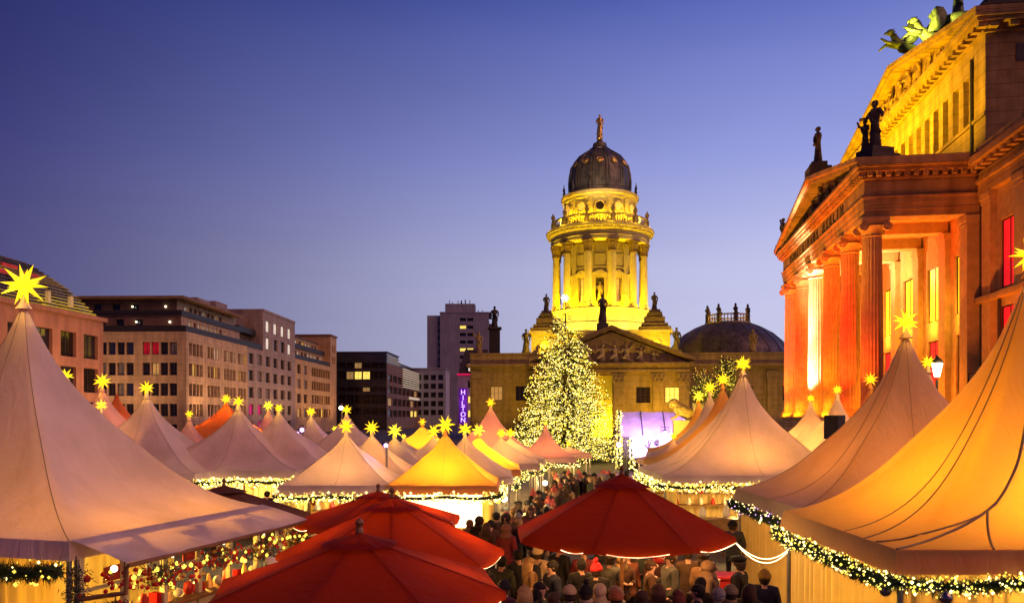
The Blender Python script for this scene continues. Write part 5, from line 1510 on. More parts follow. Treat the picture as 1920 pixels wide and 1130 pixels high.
# ------------------------------------------------------------------ lit fir tree
rt = random.Random(21)
ct = thing('christmas_tree', 'tall fir wrapped in thousands of golden fairy lights with a star on top', 'christmas tree', (5.3, 80, 0))
TH, TB, TR = 16.0, .9, 6.0
m = MB(); m.tube([(0, 0, 0), (0, 0, 6), (.05, 0, TH)], [.32, .2, .03], 10); m.build('trunk', MT['bark'], ct)
m, lb, lw2 = MB(), MB(), MB()
nbr = 1100
for i in range(nbr):
    f = (i + rt.random()) / nbr; f = 1 - (1 - f) ** .5 if False else f ** 1.0
    f = 1 - math.sqrt(1 - f * .995)
    z = TB + (TH - TB) * f
    rad = TR * (1 - f) ** .72 * rt.uniform(.72, 1.10) + .15
    a = rt.uniform(0, 2 * PI); dr = Vector((math.cos(a), math.sin(a), 0))
    s0 = Vector((0, 0, z + .25)); e0 = dr * rad + Vector((0, 0, z - .16 * rad + rt.uniform(-.1, .1)))
    side = Vector((-dr.y, dr.x, 0)); n = int(14 + rad * 16)
    for k in range(n):
        t_ = .2 + .8 * (k + rt.random()) / n; p = s0.lerp(e0, t_) + Vector((0, 0, -.12 * rad * math.sin(PI * t_)))
        sp = (side * rt.choice((-1, 1)) * rt.uniform(.5, 1) + dr * rt.uniform(.3, .9) + Vector((0, 0, rt.uniform(-.5, .25)))).normalized() * rt.uniform(.22, .5) * (1.15 - t_ * .5)
        wd = sp.cross(Vector((0, 0, 1))).normalized() * rt.uniform(.03, .06)
        m.add([p - wd, p + wd, p + sp], [(0, 1, 2)])
    for k in range(int(1 + rad * 2.3)):
        t_ = rt.uniform(.3, 1.03); p = s0.lerp(e0, t_) + Vector((rt.gauss(0, .1), rt.gauss(0, .1), rt.gauss(0, .1)))
        s = rt.uniform(.032, .06); (lb if rt.random() < .74 else lw2).add([p + Vector(v) * s for v in OCT], OCF)
tag(m.build('needles', MT['tree_needles'], ct), kind='stuff')
tag(lb.build('fairy_lights', MT['bulb_yellow'], ct), kind='stuff'); tag(lw2.build('fairy_lights', MT['bulb'], ct), kind='stuff')
obj('star', STAR, glow('white_tree_star', (1, .85, .55), 4.0), ct, T(0, 0, TH + .3) @ SC(.5, .5, .5))
for k in range(14):
    f = k / 14; z = 1.6 + 12 * f; r = 6.1 * (1 - f) ** .85 + .5; a = -PI / 2 + R(75) * math.sin(k * 2.1)
    light('POINT', 'tree_glow', (r * math.cos(a), r * math.sin(a), z), 330 * (1 - f * .6), (1, .66, .04), ct, .3)
# ------------------------------------------------------------------ stage with silver canopy
st = thing('stage', 'open air stage with a purple lit silver canopy and white glowing backdrop', 'stage', (9.3, 66, 0), R(-4))
WX, DX = 7.0, 5.0
m = MB(); m.box(0.2, WX, 0, DX, 0, 1.0); m.build('platform', MT['dark_metal'], st)
m = MB(); m.box(.5, WX - .2, 1.6, 1.7, 1.0, 3.5); m.build('backdrop', glow('glowing_backdrop', (.86, .70, 1.0), 1.5), st)  # stage light on the backdrop put in as its own glow
for i in range(4):      # canopy sheets, ribbed
    m = MB(); x0, x1 = -.4 + i * 1.85, -.4 + (i + 1) * 1.85 - .04
    vs = []
    for k in range(9):
        f = k / 8; y = -.5 + 2.2 * f; z = 2.9 + 2.0 * f ** .9
        for j in range(9): vs.append((x0 + (x1 - x0) * j / 8, y, z - .06 * math.sin(PI * j / 8) + .025 * math.sin(j * 3.1 + k * 1.7)))
    m.add(vs, [(k * 9 + j, k * 9 + j + 1, (k + 1) * 9 + j + 1, (k + 1) * 9 + j) for k in range(8) for j in range(8)])
    m.build('canopy_sheet', MT['stage_cloth'], st, 'all')
    m = MB(); m.tube([(x0 - .02, -.53 + 2.2 * k / 8, 2.93 + 2.0 * (k / 8) ** .9) for k in range(9)], .05, 5); m.build('canopy_rib', MT['dark_metal'], st)
def truss(a, b, w=.3):
    a, b = Vector(a), Vector(b); d = (b - a); n = max(2, int(d.length / .45)); u = d.orthogonal().normalized() * w / 2; v = d.normalized().cross(u)
    m = MB(); cs = [u + v, u - v, -u - v, -u + v]
    for c in cs: m.tube([a + c, b + c], .028, 5)
    for i in range(n):
        for q in range(4): m.tube([a + d * (i / n) + cs[q], a + d * ((i + 1) / n) + cs[(q + 1) % 4]], .014, 4, False)
    return m.build('truss', MT['steel'], st)
truss((-.2, -.3, 2.8), (WX, -.3, 2.8)); truss((.15, -.3, 0), (.15, -.3, 2.65)); truss((WX, -.3, 0), (WX, -.3, 2.65)); truss((.2, 2.0, 1.0), (.2, 2.0, 3.6))
def spot_fixture(name, label, loc, target, col_, energy, group, pole_z=None, lamp='lamp_violet', angle=50, s=1.0):
    t = thing(name, label, 'spotlight', loc, 0, group)
    d = (Vector(target) - Vector(loc)).normalized(); q = d.to_track_quat('Z', 'Y').to_matrix().to_4x4()
    m = MB(q @ SC(s, s, s)); m.lathe([(.05, -.22), (.13, -.2), (.15, 0), (.17, .2), (.15, .2), (.13, .1)], 14); m.build('housing', MT['dark_metal'], t, True)
    m = MB(q @ SC(s, s, s)); m.lathe([(.14, .12), (.145, .16), (.02, .17)], 14); m.build('lens', MT[lamp], t)
    m = MB(); m.tube([(-.2 * s, 0, 0), (-.2 * s, 0, .3 * s), (.2 * s, 0, .3 * s), (.2 * s, 0, 0)], .02 * s, 5); m.build('yoke', MT['dark_metal'], t)
    if pole_z is not None:
        m = MB(); m.tube([(0, .1, .28 * s), (0, .12, .1), (0, .14, pole_z - loc[2])], .04, 6); m.build('pole', MT['steel'], t)
    if energy: light('SPOT', 'beam', tuple(d * .25 * s), energy, col_, t, .1, target=tuple(d * 5), angle=angle)
    return t
sM = T(*st.location) @ RZ(R(-4))
P_ = (.55, .16, 1.0)
spot_fixture('stage_spotlight', 'dark stage spotlight hanging from the truss', tuple(sM @ Vector((2.6, -.3, 2.35))), tuple(sM @ Vector((2.6, 4, 1.5))), P_, 300, 'stage spotlights', s=1.5)
spot_fixture('stage_spotlight', 'violet glowing stage spotlight on the canopy edge', tuple(sM @ Vector((3.2, -.75, 3.15))), tuple(sM @ Vector((2.6, -9, 1.0))), (.8, .12, .7), 900, 'stage spotlights', s=1.6, angle=95)
spot_fixture('stage_spotlight', 'dark stage spotlight beside the lit truss tower', tuple(sM @ Vector((-.5, -.4, 2.2))), tuple(sM @ Vector((-2, -12, 0.8))), (.8, .12, .6), 900, 'stage spotlights', s=1.3, angle=80)
for x in (.8, 2.6, 4.4, 6.2):
    light('SPOT', 'canopy_wash', (x, -3.2, 2.0), 2600, (.74, .46, 1.0), st, .2, target=(x, 1.5, 4.6), angle=90)
for x in (1.5, 3.5, 5.5):
    light('POINT', 'stage_wash', (x, .6, 2.6), 160, (.7, .35, 1.0), st, .2)
m = MB(); m.box(2.0, 2.15, .9, 1.05, 1.0, 2.0); m.tube([(2.07, 1, 1.7), (1.7, 1, 2.2)], .06, 6); m.tube([(2.07, 1, 1.9), (2.3, 1, 2.5)], .06, 6); m.tube([(2.07, 1, 2), (2.0, 1, 2.6)], .06, 6); m.build('prop_branch', MT['dark_metal'], st)
garland('garland wound up the truss tower at the stage corner', [tuple(sM @ Vector((-.5, -.5, .2))), tuple(sM @ Vector((-.5, -.5, 5.0)))], .28, 60, 260, .045, (), WY, 'garlands on the stage towers')
garland('garland draped around the inner stage tower', [tuple(sM @ Vector((.5, -1.2, .2))), tuple(sM @ Vector((.45, -1.2, 2.6)))], .28, 55, 260, .045, (), WY, 'garlands on the stage towers')

# violet spots on poles among the tents
VS = [('violet spotlight on a pole over the pink tents', 558, 812, 36), ('second violet spotlight close beside the first, a little higher', 567, 805, 36), ('pale spotlight on a pole beside the star before the dark glass block', 640, 764, 41), ('violet spotlight between the two stall tents', 724, 834, 27)]
for lb, px, py, d in VS:
    p = W(px, py, d); spot_fixture('spotlight', lb, tuple(p), (p.x + .4, p.y - 6, p.z - .6), (.6, .2, 1), 60, 'violet spotlights on poles', pole_z=.02, s=.62 * d / 34, lamp='lamp_violet' if 'pale' not in lb else 'lamp_white')
p = W(1828, 718, 30); spot_fixture('spotlight', 'slanted white spotlight peeking over the huge seamed tent', tuple(p), (p.x - 4, p.y - 5, p.z - 2.5), (.9, .7, 1), 60, None, pole_z=.02, s=1.2, lamp='lamp_white')
# black loudspeaker between the beige and mauve tents
lsp = thing('loudspeaker', 'black wedge loudspeaker on a mast between the tents before the columns', 'loudspeaker', tuple(W(1567, 800, 27)), R(35))
m = MB(); m.extrude([(-.25, -.25, -.4), (.25, -.2, -.4), (.35, .2, -.4), (-.3, .25, -.4)], (0, 0, .8)); fixn(m.build('cabinet', MT['dark_metal'], lsp).data)
m = MB(); m.tube([(0, 0, -.41), (0, 0, -W(1567, 800, 27).z + .02)], .04, 6); m.build('mast', MT['steel'], lsp)
m = MB(); m.sphere((.36, .1, -.3), .05, 6, 5); m.build('indicator_lamp', MT['bulb_yellow'], lsp)
# street lamp before the hall
lp = W(1757, 690, 36)
sl = thing('street_lamp', 'old style street lamp with a glowing white lantern before the hall', 'street lamp', (lp.x, lp.y, 0))
m = MB(); m.lathe([(.16, .004), (.16, .5), (.09, .7), (.06, 2), (.05, lp.z - .5)], 12); m.build('post', MT['dark_metal'], sl, True)
m = MB(); m.lathe([(.12, lp.z - .38), (.24, lp.z + .2), (.24, lp.z + .22), (.05, lp.z + .23)], 8); m.build('lantern', MT['lamp_white'], sl)
m = MB(); m.lathe([(.28, lp.z + .235), (.22, lp.z + .36), (.06, lp.z + .5), (.02, lp.z + .62)], 8); m.build('lantern_cap', MT['dark_metal'], sl)
light('POINT', 'street_light', (0, -.5, lp.z), 160, (1, .8, .4), sl, .2)

MT['patina_gold'] = mat('yellow_bronze', (.55, .36, .10), .5, .4, 5, .4, 12)
# monument with lions and lit garland trees
mo = thing('monument', 'stone fountain monument with a golden lit lion beside the stage roof', 'monument', (11.9, 54, 0), R(-8))
m = MB(); m.box(-1.4, 2.4, -1.2, 1.2, 0, .8); m.box(-1.0, 2.2, -.9, .9, .8, 4.25); m.box(.3, 1.9, -.8, .8, 4.25, 5.4); m.build('pedestal', MT['stone_pale'], mo)
m = MB()
m.tube([(.55, 0, 4.55), (-.1, 0, 4.7), (-.55, 0, 4.95), (-.8, 0, 5.2)], [.32, .42, .44, .34], 10); m.sphere((-.95, 0, 5.36), .34, 10, 8, sx=1.15); m.tube([(-1.1, 0, 5.3), (-1.32, 0, 5.22)], [.16, .10], 7)
for sy in (-.18, .18):
    m.tube([(-.5, sy, 4.8), (-.85, sy, 4.45), (-1.15, sy, 4.32)], [.15, .1, .08], 6); m.tube([(.5, sy * 1.3, 4.55), (.2, sy * 1.6, 4.35), (-.05, sy * 1.6, 4.32)], [.2, .12, .08], 6); m.sphere((-.85, sy, 5.53), .07, 6, 5)
m.tube([(.7, 0, 4.5), (1.0, .1, 4.4), (1.2, .1, 4.7)], .05, 5)
fixn(m.build('lion', MT['patina_gold'], mo, 'all').data)
obj('figure', _st[1], MT['stone_pale'], mo, T(1.1, 0, 5.4) @ SC(2.4, 2.4, 2.4))
light('SPOT', 'monument_floodlight', (-2.5, -3.0, 3.6), 1300, (1, .72, .12), mo, .2, target=(0, 0, 5), angle=70)
def lit_tree(label, px, py, d, h, rad, sd, energy, nleaf=2600):
    X = (px - 960) * d / F; top = CH - (py - HY) * d / F; r = random.Random(sd)
    t = thing('tree', label, 'tree', (X, d, 0), 0, 'small lit trees between the tents')
    zc = top - h / 2
    m = MB(); m.tube([(0, 0, 0), (.1, 0, zc * .5), (0, .1, zc)], [.16, .12, .06], 7)
    tips = []
    for k in range(12):
        a = r.uniform(0, 2 * PI); e = Vector((math.cos(a) * rad * r.uniform(.5, 1), math.sin(a) * rad * r.uniform(.5, 1), zc + r.uniform(-.4, .5) * h)); b = Vector((0, .05, zc - .35 * h + .04 * k))
        mid = b.lerp(e, .5) + Vector((0, 0, .2)); m.tube([b, mid, e], [.05, .03, .012], 5); tips.append((b, mid, e))
    m.build('trunk', MT['bark'], t)
    m, q = MB(), MB()
    for k in range(nleaf):
        b, mid, e = r.choice(tips); f = r.uniform(.3, 1.05); p = (b.lerp(mid, f * 2) if f < .5 else mid.lerp(e, f * 2 - 1)) + Vector((r.gauss(0, .2), r.gauss(0, .2), r.gauss(0, .16)))
        d1 = Vector((r.gauss(0, 1), r.gauss(0, 1), r.gauss(0, 1))).normalized() * .12; s = d1.orthogonal().normalized() * .04; m.add([p - s, p + s, p + d1], [(0, 1, 2)])
        if k % 9 == 0: q.add([p + Vector(v) * r.uniform(.022, .04) for v in OCT], OCF)
    tag(m.build('foliage', mat('lit_tree_leaf%d' % sd, (.06, .085, .02), .6, .4, 5), t), kind='stuff'); tag(q.build('fairy_lights', MT['bulb_yellow'], t), kind='stuff')
    light('POINT', 'tree_lamp', (-.3, -rad - .2, zc - .4), energy, (1, .75, .12), t, .2)
lit_tree('sparsely leaved lit tree behind the row of stars', 1322, 696, 52, 2.2, 1.2, 4, 120)
lit_tree('slim lit tree rising between two star tents', 1366, 668, 46, 2.2, .8, 5, 80, 1600)

# ------------------------------------------------------------------ people
pm = {}
def cloth(rgb):
    if rgb not in pm: pm[rgb] = mat('cloth_%02d' % len(pm), rgb, .85, .25, 7, .2, 90)
    return pm[rgb]
def skin_mesh(joints, edges, radii, sub=2):
    me = bpy.data.meshes.new('figure_tmp'); me.from_pydata(joints, edges, []); o = bpy.data.objects.new('figure_tmp', me); col.objects.link(o)
    md = o.modifiers.new('skin', 'SKIN'); md.use_smooth_shade = True
    for v, r in zip(me.skin_vertices[0].data, radii): v.radius = r if isinstance(r, tuple) else (r, r)
    me.skin_vertices[0].data[0].use_root = True
    s = o.modifiers.new('sub', 'SUBSURF'); s.levels = s.render_levels = sub
    dg = bpy.context.evaluated_depsgraph_get(); ev = bpy.data.meshes.new_from_object(o.evaluated_get(dg))
    bpy.data.objects.remove(o)
    return ev
ARMS = {   # shoulder, elbow, wrist offsets per side (x mirrored for the left one)
    'down': [((.19, .01, 1.40), (.25, .02, 1.13), (.24, -.07, .90))] * 2,
    'hold': [((.19, .01, 1.40), (.25, -.02, 1.14), (.14, -.27, 1.20)), ((.19, .01, 1.40), (.24, .03, 1.13), (.22, -.09, .92))],
    'both': [((.19, .01, 1.40), (.25, -.02, 1.14), (.10, -.27, 1.18))] * 2,
}
def hand_geo(m, w, d, side):
    q = d.to_track_quat('Z', 'Y').to_matrix().to_4x4(); M0 = Matrix.Translation(w) @ q
    k = MB(M0); k.sphere((0, 0, .045), .042, 8, 6, sx=1, sy=.5, sz=1.25)
    for i, l in enumerate((.070, .080, .076, .058)):
        x = -.030 + i * .02; k.tube([(x, 0, .075), (x * 1.1, -.012, .075 + l * .55), (x * 1.1, -.032, .075 + l * .9)], [.010, .009, .006], 5)
    k.tube([(.032 * side, -.005, .03), (.056 * side, -.02, .055), (.058 * side, -.034, .085)], [.012, .010, .007], 5)
    o = len(m.v); m.v += k.v; m.f += [tuple(i + o for i in f) for f in k.f]; m.mi += [1] * len(k.f)
BODY, COAT = {}, {}
for pose, arms in ARMS.items():
    J = [(0, 0, .95), (0, 0, 1.16), (0, .01, 1.36), (0, .015, 1.47), (0, -.0, 1.545), (0, -.01, 1.625), (0, .0, 1.70)]
    Rr = [(.15, .11), (.14, .10), (.16, .11), (.055, .055), (.065, .075), (.078, .095), (.06, .07)]
    E = [(0, 1), (1, 2), (2, 3), (3, 4), (4, 5), (5, 6)]
    def add(j, r, e):
        J.append(j); Rr.append(r); E.append((e, len(J) - 1)); return len(J) - 1
    for s in (-1, 1):
        a = add((s * .1, 0, .86), (.09, .09), 0); a = add((s * .11, -.01, .50), (.062, .062), a); a = add((s * .11, .02, .09), (.045, .045), a); add((s * .12, -.13, .05), (.042, .04), a)
    hands = []
    for s, (sh, el, wr) in zip((-1, 1), arms):
        a = add((s * sh[0], sh[1], sh[2]), (.055, .055), 2); a = add((s * el[0], el[1], el[2]), (.042, .042), a); add((s * wr[0], wr[1], wr[2]), (.03, .03), a)
        hands.append((Vector((s * wr[0], wr[1], wr[2])), (Vector((s * wr[0], wr[1], wr[2])) - Vector((s * el[0], el[1], el[2]))).normalized(), s))
    ev = skin_mesh(J, E, Rr)
    m = MB(); m.v = [tuple(v.co) for v in ev.vertices]; m.f = [tuple(p.vertices) for p in ev.polygons]
    m.mi = [1 if p.center.z > 1.44 else (2 if p.center.z < .12 else 0) for p in ev.polygons]
    m.cur = 1
    m.tube([(0, -.095, 1.66), (0, -.128, 1.615), (0, -.10, 1.60)], [.010, .017, .012], 6)
    for s in (-1, 1): m.sphere((s * .083, .005, 1.625), .026, 8, 6, sx=.45, sy=.8, sz=1.3)
    for w, d, s in hands: hand_geo(m, w, d, -s)
    m.cur = 3
    for s in (-1, 1): m.sphere((s * .033, -.094, 1.648), .012, 6, 5)
    m.sphere((0, -.098, 1.572), .022, 8, 5, sx=1.1, sy=.4, sz=.28)
    BODY[pose] = m.mesh('person', 'all')
    J = [(0, 0, 1.05), (0, .0, 1.22), (0, .01, 1.38), (0, .018, 1.505), (0, 0, .86), (0, 0, .74)]
    Rr = [(.185, .145), (.185, .14), (.19, .135), (.092, .088), (.20, .16), (.205, .17)]
    E = [(0, 1), (1, 2), (2, 3), (0, 4), (4, 5)]
    for s, (sh, el, wr) in zip((-1, 1), arms):
        a = add((s * sh[0], sh[1], sh[2]), (.085, .085), 2); a = add((s * el[0], el[1], el[2]), (.068, .068), a); add(tuple(Vector((s * el[0], el[1], el[2])).lerp(Vector((s * wr[0], wr[1], wr[2])), .92)), (.052, .052), a)
    COAT[pose] = skin_mesh(J, E, Rr); COAT[pose].name = 'coat'
def dome_part(m, c, rx, ry, rz_, z0=-.3, n=14, rf=None):
    prof = [(math.cos(t), math.sin(t)) for t in [math.asin(max(-.95, z0)) + (PI / 2 - .05 - math.asin(max(-.95, z0))) * i / 7 for i in range(8)]]
    m.lathe([(p_[0], p_[1] * rz_) for p_ in prof], n, c=c, sx=rx, sy=ry, rf=rf)
def hm(fn, nm):
    m = MB(); fn(m); return m.mesh(nm, 'all')
HAT = {
    'short': hm(lambda m: (dome_part(m, (0, .022, 1.645), .100, .112, .104, -.2, 20, lambda k: 1 + .035 * math.sin(k * 2.3)), m.lathe([(.062, 1.535), (.082, 1.56), (.094, 1.60), (.098, 1.65)], 14, c=(0, .034, 0), sy=.95)), 'hair'),
    'long': hm(lambda m: (dome_part(m, (0, .02, 1.645), .102, .115, .10, -.2, 16), m.lathe([(.09, 1.36), (.125, 1.42), (.128, 1.55), (.106, 1.66)], 14, c=(0, .055, 0), sy=.72, rf=lambda k: 1 + .06 * math.sin(k * 2.7))), 'hair'),
    'beanie': hm(lambda m: (dome_part(m, (0, .008, 1.655), .108, .122, .12, -.15, 16, lambda k: 1 + .02 * (k % 2)), m.lathe([(.112, 1.62), (.118, 1.63), (.118, 1.675), (.112, 1.685)], 16, c=(0, .008, 0), sy=1.1)), 'hat'),
    'bobble': hm(lambda m: (dome_part(m, (0, .008, 1.655), .110, .124, .135, -.15, 16, lambda k: 1 + .02 * (k % 2)), m.lathe([(.114, 1.62), (.12, 1.63), (.12, 1.68), (.114, 1.69)], 16, c=(0, .008, 0), sy=1.1), m.sphere((0, .01, 1.825), .055, 10, 8)), 'hat'),
    'hood': hm(lambda m: (dome_part(m, (0, .035, 1.64), .128, .138, .135, -.75, 16), m.lathe([(.17, 1.40), (.15, 1.48), (.115, 1.56), (.11, 1.62)], 14, c=(0, .045, 0), sy=.85)), 'hood'),
    'flat': hm(lambda m: (m.lathe([(.10, 1.665), (.125, 1.70), (.12, 1.735), (.06, 1.76)], 16, c=(0, 0, 0), sy=1.2), m.lathe([(.07, 1.672), (.08, 1.68), (.03, 1.69)], 12, c=(0, -.12, 0))), 'hat'),
}
bp_m = MB(); bp_m.lathe([(.10, 1.02), (.155, 1.05), (.16, 1.2), (.14, 1.36), (.07, 1.42)], 12, c=(0, .22, 0), sy=.6); 
for s in (-1, 1): bp_m.tube([(s * .09, .16, 1.40), (s * .11, -.02, 1.49), (s * .11, -.13, 1.35), (s * .13, .0, 1.1), (s * .1, .16, 1.08)], .02, 5)
BPACK = bp_m.mesh('backpack', 'all')
sc_m = MB(); sc_m.lathe([(.09, 1.43), (.115, 1.46), (.11, 1.52), (.085, 1.545)], 14, rf=lambda k: 1 + .05 * math.sin(k * 3)); SCARF = sc_m.mesh('scarf', 'all')
mug_m = MB(); mug_m.lathe([(.036, 0), (.04, .01), (.042, .09), (.036, .09), (.03, .02)], 12); mug_m.tube([(.04, 0, .07), (.068, 0, .05), (.04, 0, .02)], .007, 5); MUG = mug_m.mesh('mug', 'all')
SK = [MT['skin'], mat('skin_fair', (.58, .34, .24), .5, .1, 9), mat('skin_tan', (.36, .19, .12), .5, .1, 9)]
EYE = mat('eye_and_lip', (.10, .03, .025), .4, .1)
SHOE = mat('dark_shoe', (.02, .018, .016), .6, .2)
rq = random.Random(8)
def person(label, px, y, rz, coat, hat, hatc, pose='down', trousers=(.02, .02, .03), h=1.0, extra=(), group=None, sk=0, scarf=None, detail=True):
    d = (CH - 1.63 * h) * F / (y - HY)
    t = thing('person', label, 'person', ((px - 960) * d / F, d, 0), R(rz), group)
    t.scale = (h * rq.uniform(.94, 1.1), h * rq.uniform(.95, 1.12), h)
    t.rotation_euler = (R(rq.uniform(-4, 3)), R(rq.uniform(-3, 3)), R(rz + rq.uniform(-14, 14)))
    obj('body', BODY[pose], [cloth(trousers), SK[sk], SHOE, EYE], t)
    obj('coat', COAT[pose], cloth(coat), t)
    obj(HAT[hat].name if HAT[hat].name in ('hair', 'hat', 'hood') else 'hat', HAT[hat], cloth(hatc), t)
    if hat in ('beanie', 'bobble', 'flat') and detail: obj('hair', HAT['short'], cloth((.05, .03, .018)), t, T(0, 0, -.028))
    if scarf: obj('scarf', SCARF, cloth(scarf), t)
    if 'backpack' in extra: obj('backpack', BPACK, cloth((.02, .02, .03)), t)
    return t
K, DB, BR, OL, CR, RDc, GY, NV = (.010, .009, .011), (.028, .016, .010), (.085, .038, .018), (.045, .05, .03), (.60, .46, .28), (.34, .02, .02), (.09, .09, .08), (.014, .018, .045)
BLK, BRN, BLD, GRY = (.012, .01, .009), (.06, .03, .015), (.38, .24, .10), (.25, .24, .22)
# rz 180: back to the camera, 0: facing it
PEOPLE = [
 ('person in a cream jacket with a pale bobble hat and black backpack', 1014, 1034, 170, CR, 'bobble', (.70, .55, .30), 'down', (.5, .4, .28), 1.0, ('backpack',), 0, None),
 ('man in a grey green jacket with brown hair turned to his neighbour', 1249, 1046, -75, GY, 'short', BRN, 'hold', K, 1.03, (), 1, None),
 ('person in a bright red bobble hat and dark coat', 1126, 1066, 165, K, 'bobble', (.75, .02, .03), 'down', K, .96, (), 0, None),
 ('person in a black coat with dark hair standing beside the red bobble hat', 1086, 1056, 185, K, 'short', BLK, 'down', K, 1.0, (), 0, None),
 ('woman in dark clothes with long black hair looking sideways', 1020, 1104, 95, K, 'long', BLK, 'hold', K, 1.0, (), 1, None),
 ('person in a cream knitted hat seen from behind', 1065, 1111, 180, DB, 'beanie', (.55, .40, .20), 'down', K, .98, (), 0, None),
 ('person in a black bobble hat with a pale band', 1099, 1112, 175, K, 'bobble', BLK, 'down', K, .98, (), 0, (.5, .4, .25)),
 ('person in a pale hooded jacket leaning over the high table', 1120, 1106, 150, CR, 'hood', (.6, .45, .26), 'both', K, .97, (), 0, None),
 ('bald man in a pale sweater by the parasol pole', 1152, 1108, 60, (.4, .3, .2), 'short', (.32, .2, .12), 'both', K, .97, (), 1, None),
 ('man with short brown hair right of the parasol pole', 1195, 1120, 160, DB, 'short', BRN, 'down', K, 1.0, (), 1, None),
 ('woman with long brown hair in a brown coat', 1234, 1106, 175, BR, 'long', (.10, .045, .02), 'down', K, .99, (), 1, None),
 ('woman with long reddish hair in a dark red coat', 1263, 1116, 185, (.12, .02, .015), 'long', (.13, .03, .015), 'down', K, .97, (), 1, None),
 ('man with glasses and dark hair in profile', 1298, 1107, -95, K, 'short', BLK, 'hold', K, 1.0, (), 1, None),
 ('person with dark hair just behind the man with glasses', 1312, 1092, 150, DB, 'short', BLK, 'down', K, 1.0, (), 0, None),
 ('person in a ribbed olive knit cap', 1362, 1109, 180, OL, 'beanie', (.22, .17, .09), 'down', K, .98, (), 0, (.3, .2, .1)),
 ('man in a dark jacket and cap with his face lit by the stall', 1388, 1056, -110, K, 'flat', K, 'down', K, 1.05, (), 1, None),
 ('woman with long brown hair at the tent curtain', 1411, 1104, 140, DB, 'long', BRN, 'down', K, 1.0, (), 1, None),
 ('blond person under the parasol beside its pole', 1166, 1049, 20, BR, 'hood', BLD, 'both', K, .97, (), 1, None),
 ('tall man in a brown coat under the hanging rope light', 1291, 1034, 170, (.10, .06, .035), 'short', DB, 'down', K, 1.06, (), 1, None),
 ('man in a dark coat with a lit face under the parasol', 1228, 1036, 10, (.06, .02, .02), 'short', BRN, 'hold', K, 1.0, (), 1, RDc),
 ('man in an olive coat deep under the parasol', 1195, 1031, 0, OL, 'short', GRY, 'both', K, 1.0, (), 1, None),
 ('person in a black hooded jacket in the shade of the parasol', 1122, 1033, 10, K, 'hood', K, 'both', K, 1.0, (), 1, None),
 ('person in dark clothes near the pale bobble hat', 978, 1040, 200, K, 'short', BLK, 'down', K, 1.02, (), 0, None),
 ('person in black behind the pale bobble hat', 1045, 1026, 150, K, 'short', BLK, 'down', K, 1.03, (), 0, None),
 ('person in a red hooded coat at the parasol edge', 948, 990, 160, (.20, .02, .02), 'hood', (.20, .08, .04), 'down', (.16, .015, .02), 1.0, (), 0, None),
 ('person in a black coat by the golden stall with a round dark head', 929, 966, 185, K, 'short', BLK, 'down', K, 1.03, (), 0, None),
 ('pointed hooded person in front of the white lit counter', 898, 975, 180, DB, 'hood', DB, 'down', K, .98, (), 0, None),
 ('smaller hooded person beside the pointed hood', 884, 980, 170, (.16, .06, .03), 'hood', (.2, .08, .04), 'down', K, .9, (), 0, None),
 ('person in a knitted grey cap behind the red hooded coat', 944, 978, 190, DB, 'beanie', GRY, 'down', K, .97, (), 0, None),
 ('person in a dark beanie at the side of the tall mauve tent', 1376, 984, 175, GY, 'beanie', K, 'down', K, 1.0, (), 0, None),
 ('blond person in a pale jacket at the end of the awning', 541, 1018, 120, CR, 'hood', (.45, .30, .15), 'hold', DB, 1.0, (), 1, None),
 ('person in a round white cap below the awning', 513, 1056, 160, DB, 'beanie', (.72, .66, .55), 'down', K, .97, (), 0, None),
 ('dark haired person at the bottom edge beside the front parasol', 880, 1120, 180, K, 'short', BLK, 'down', K, 1.0, (), 0, None),
 ('shadowed person between the two red parasols', 905, 1062, 190, K, 'short', BLK, 'down', K, 1.0, (), 0, None),
 ('person in a dark green jacket in the shade left of the lane', 935, 1052, 170, OL, 'short', BLK, 'down', K, 1.0, (), 0, None),
 ('dark silhouette by the curtain of the tent behind the brown parasol', 500, 925, 180, K, 'short', BLK, 'down', K, 1.0, (), 0, None),
 ('person in black at the counter of the mauve front stall', 688, 927, 180, K, 'short', BLK, 'down', K, .95, (), 0, None),
 ('woman at the mauve front stall with dark hair', 611, 935, 170, DB, 'long', BLK, 'down', K, .95, (), 0, None),
]
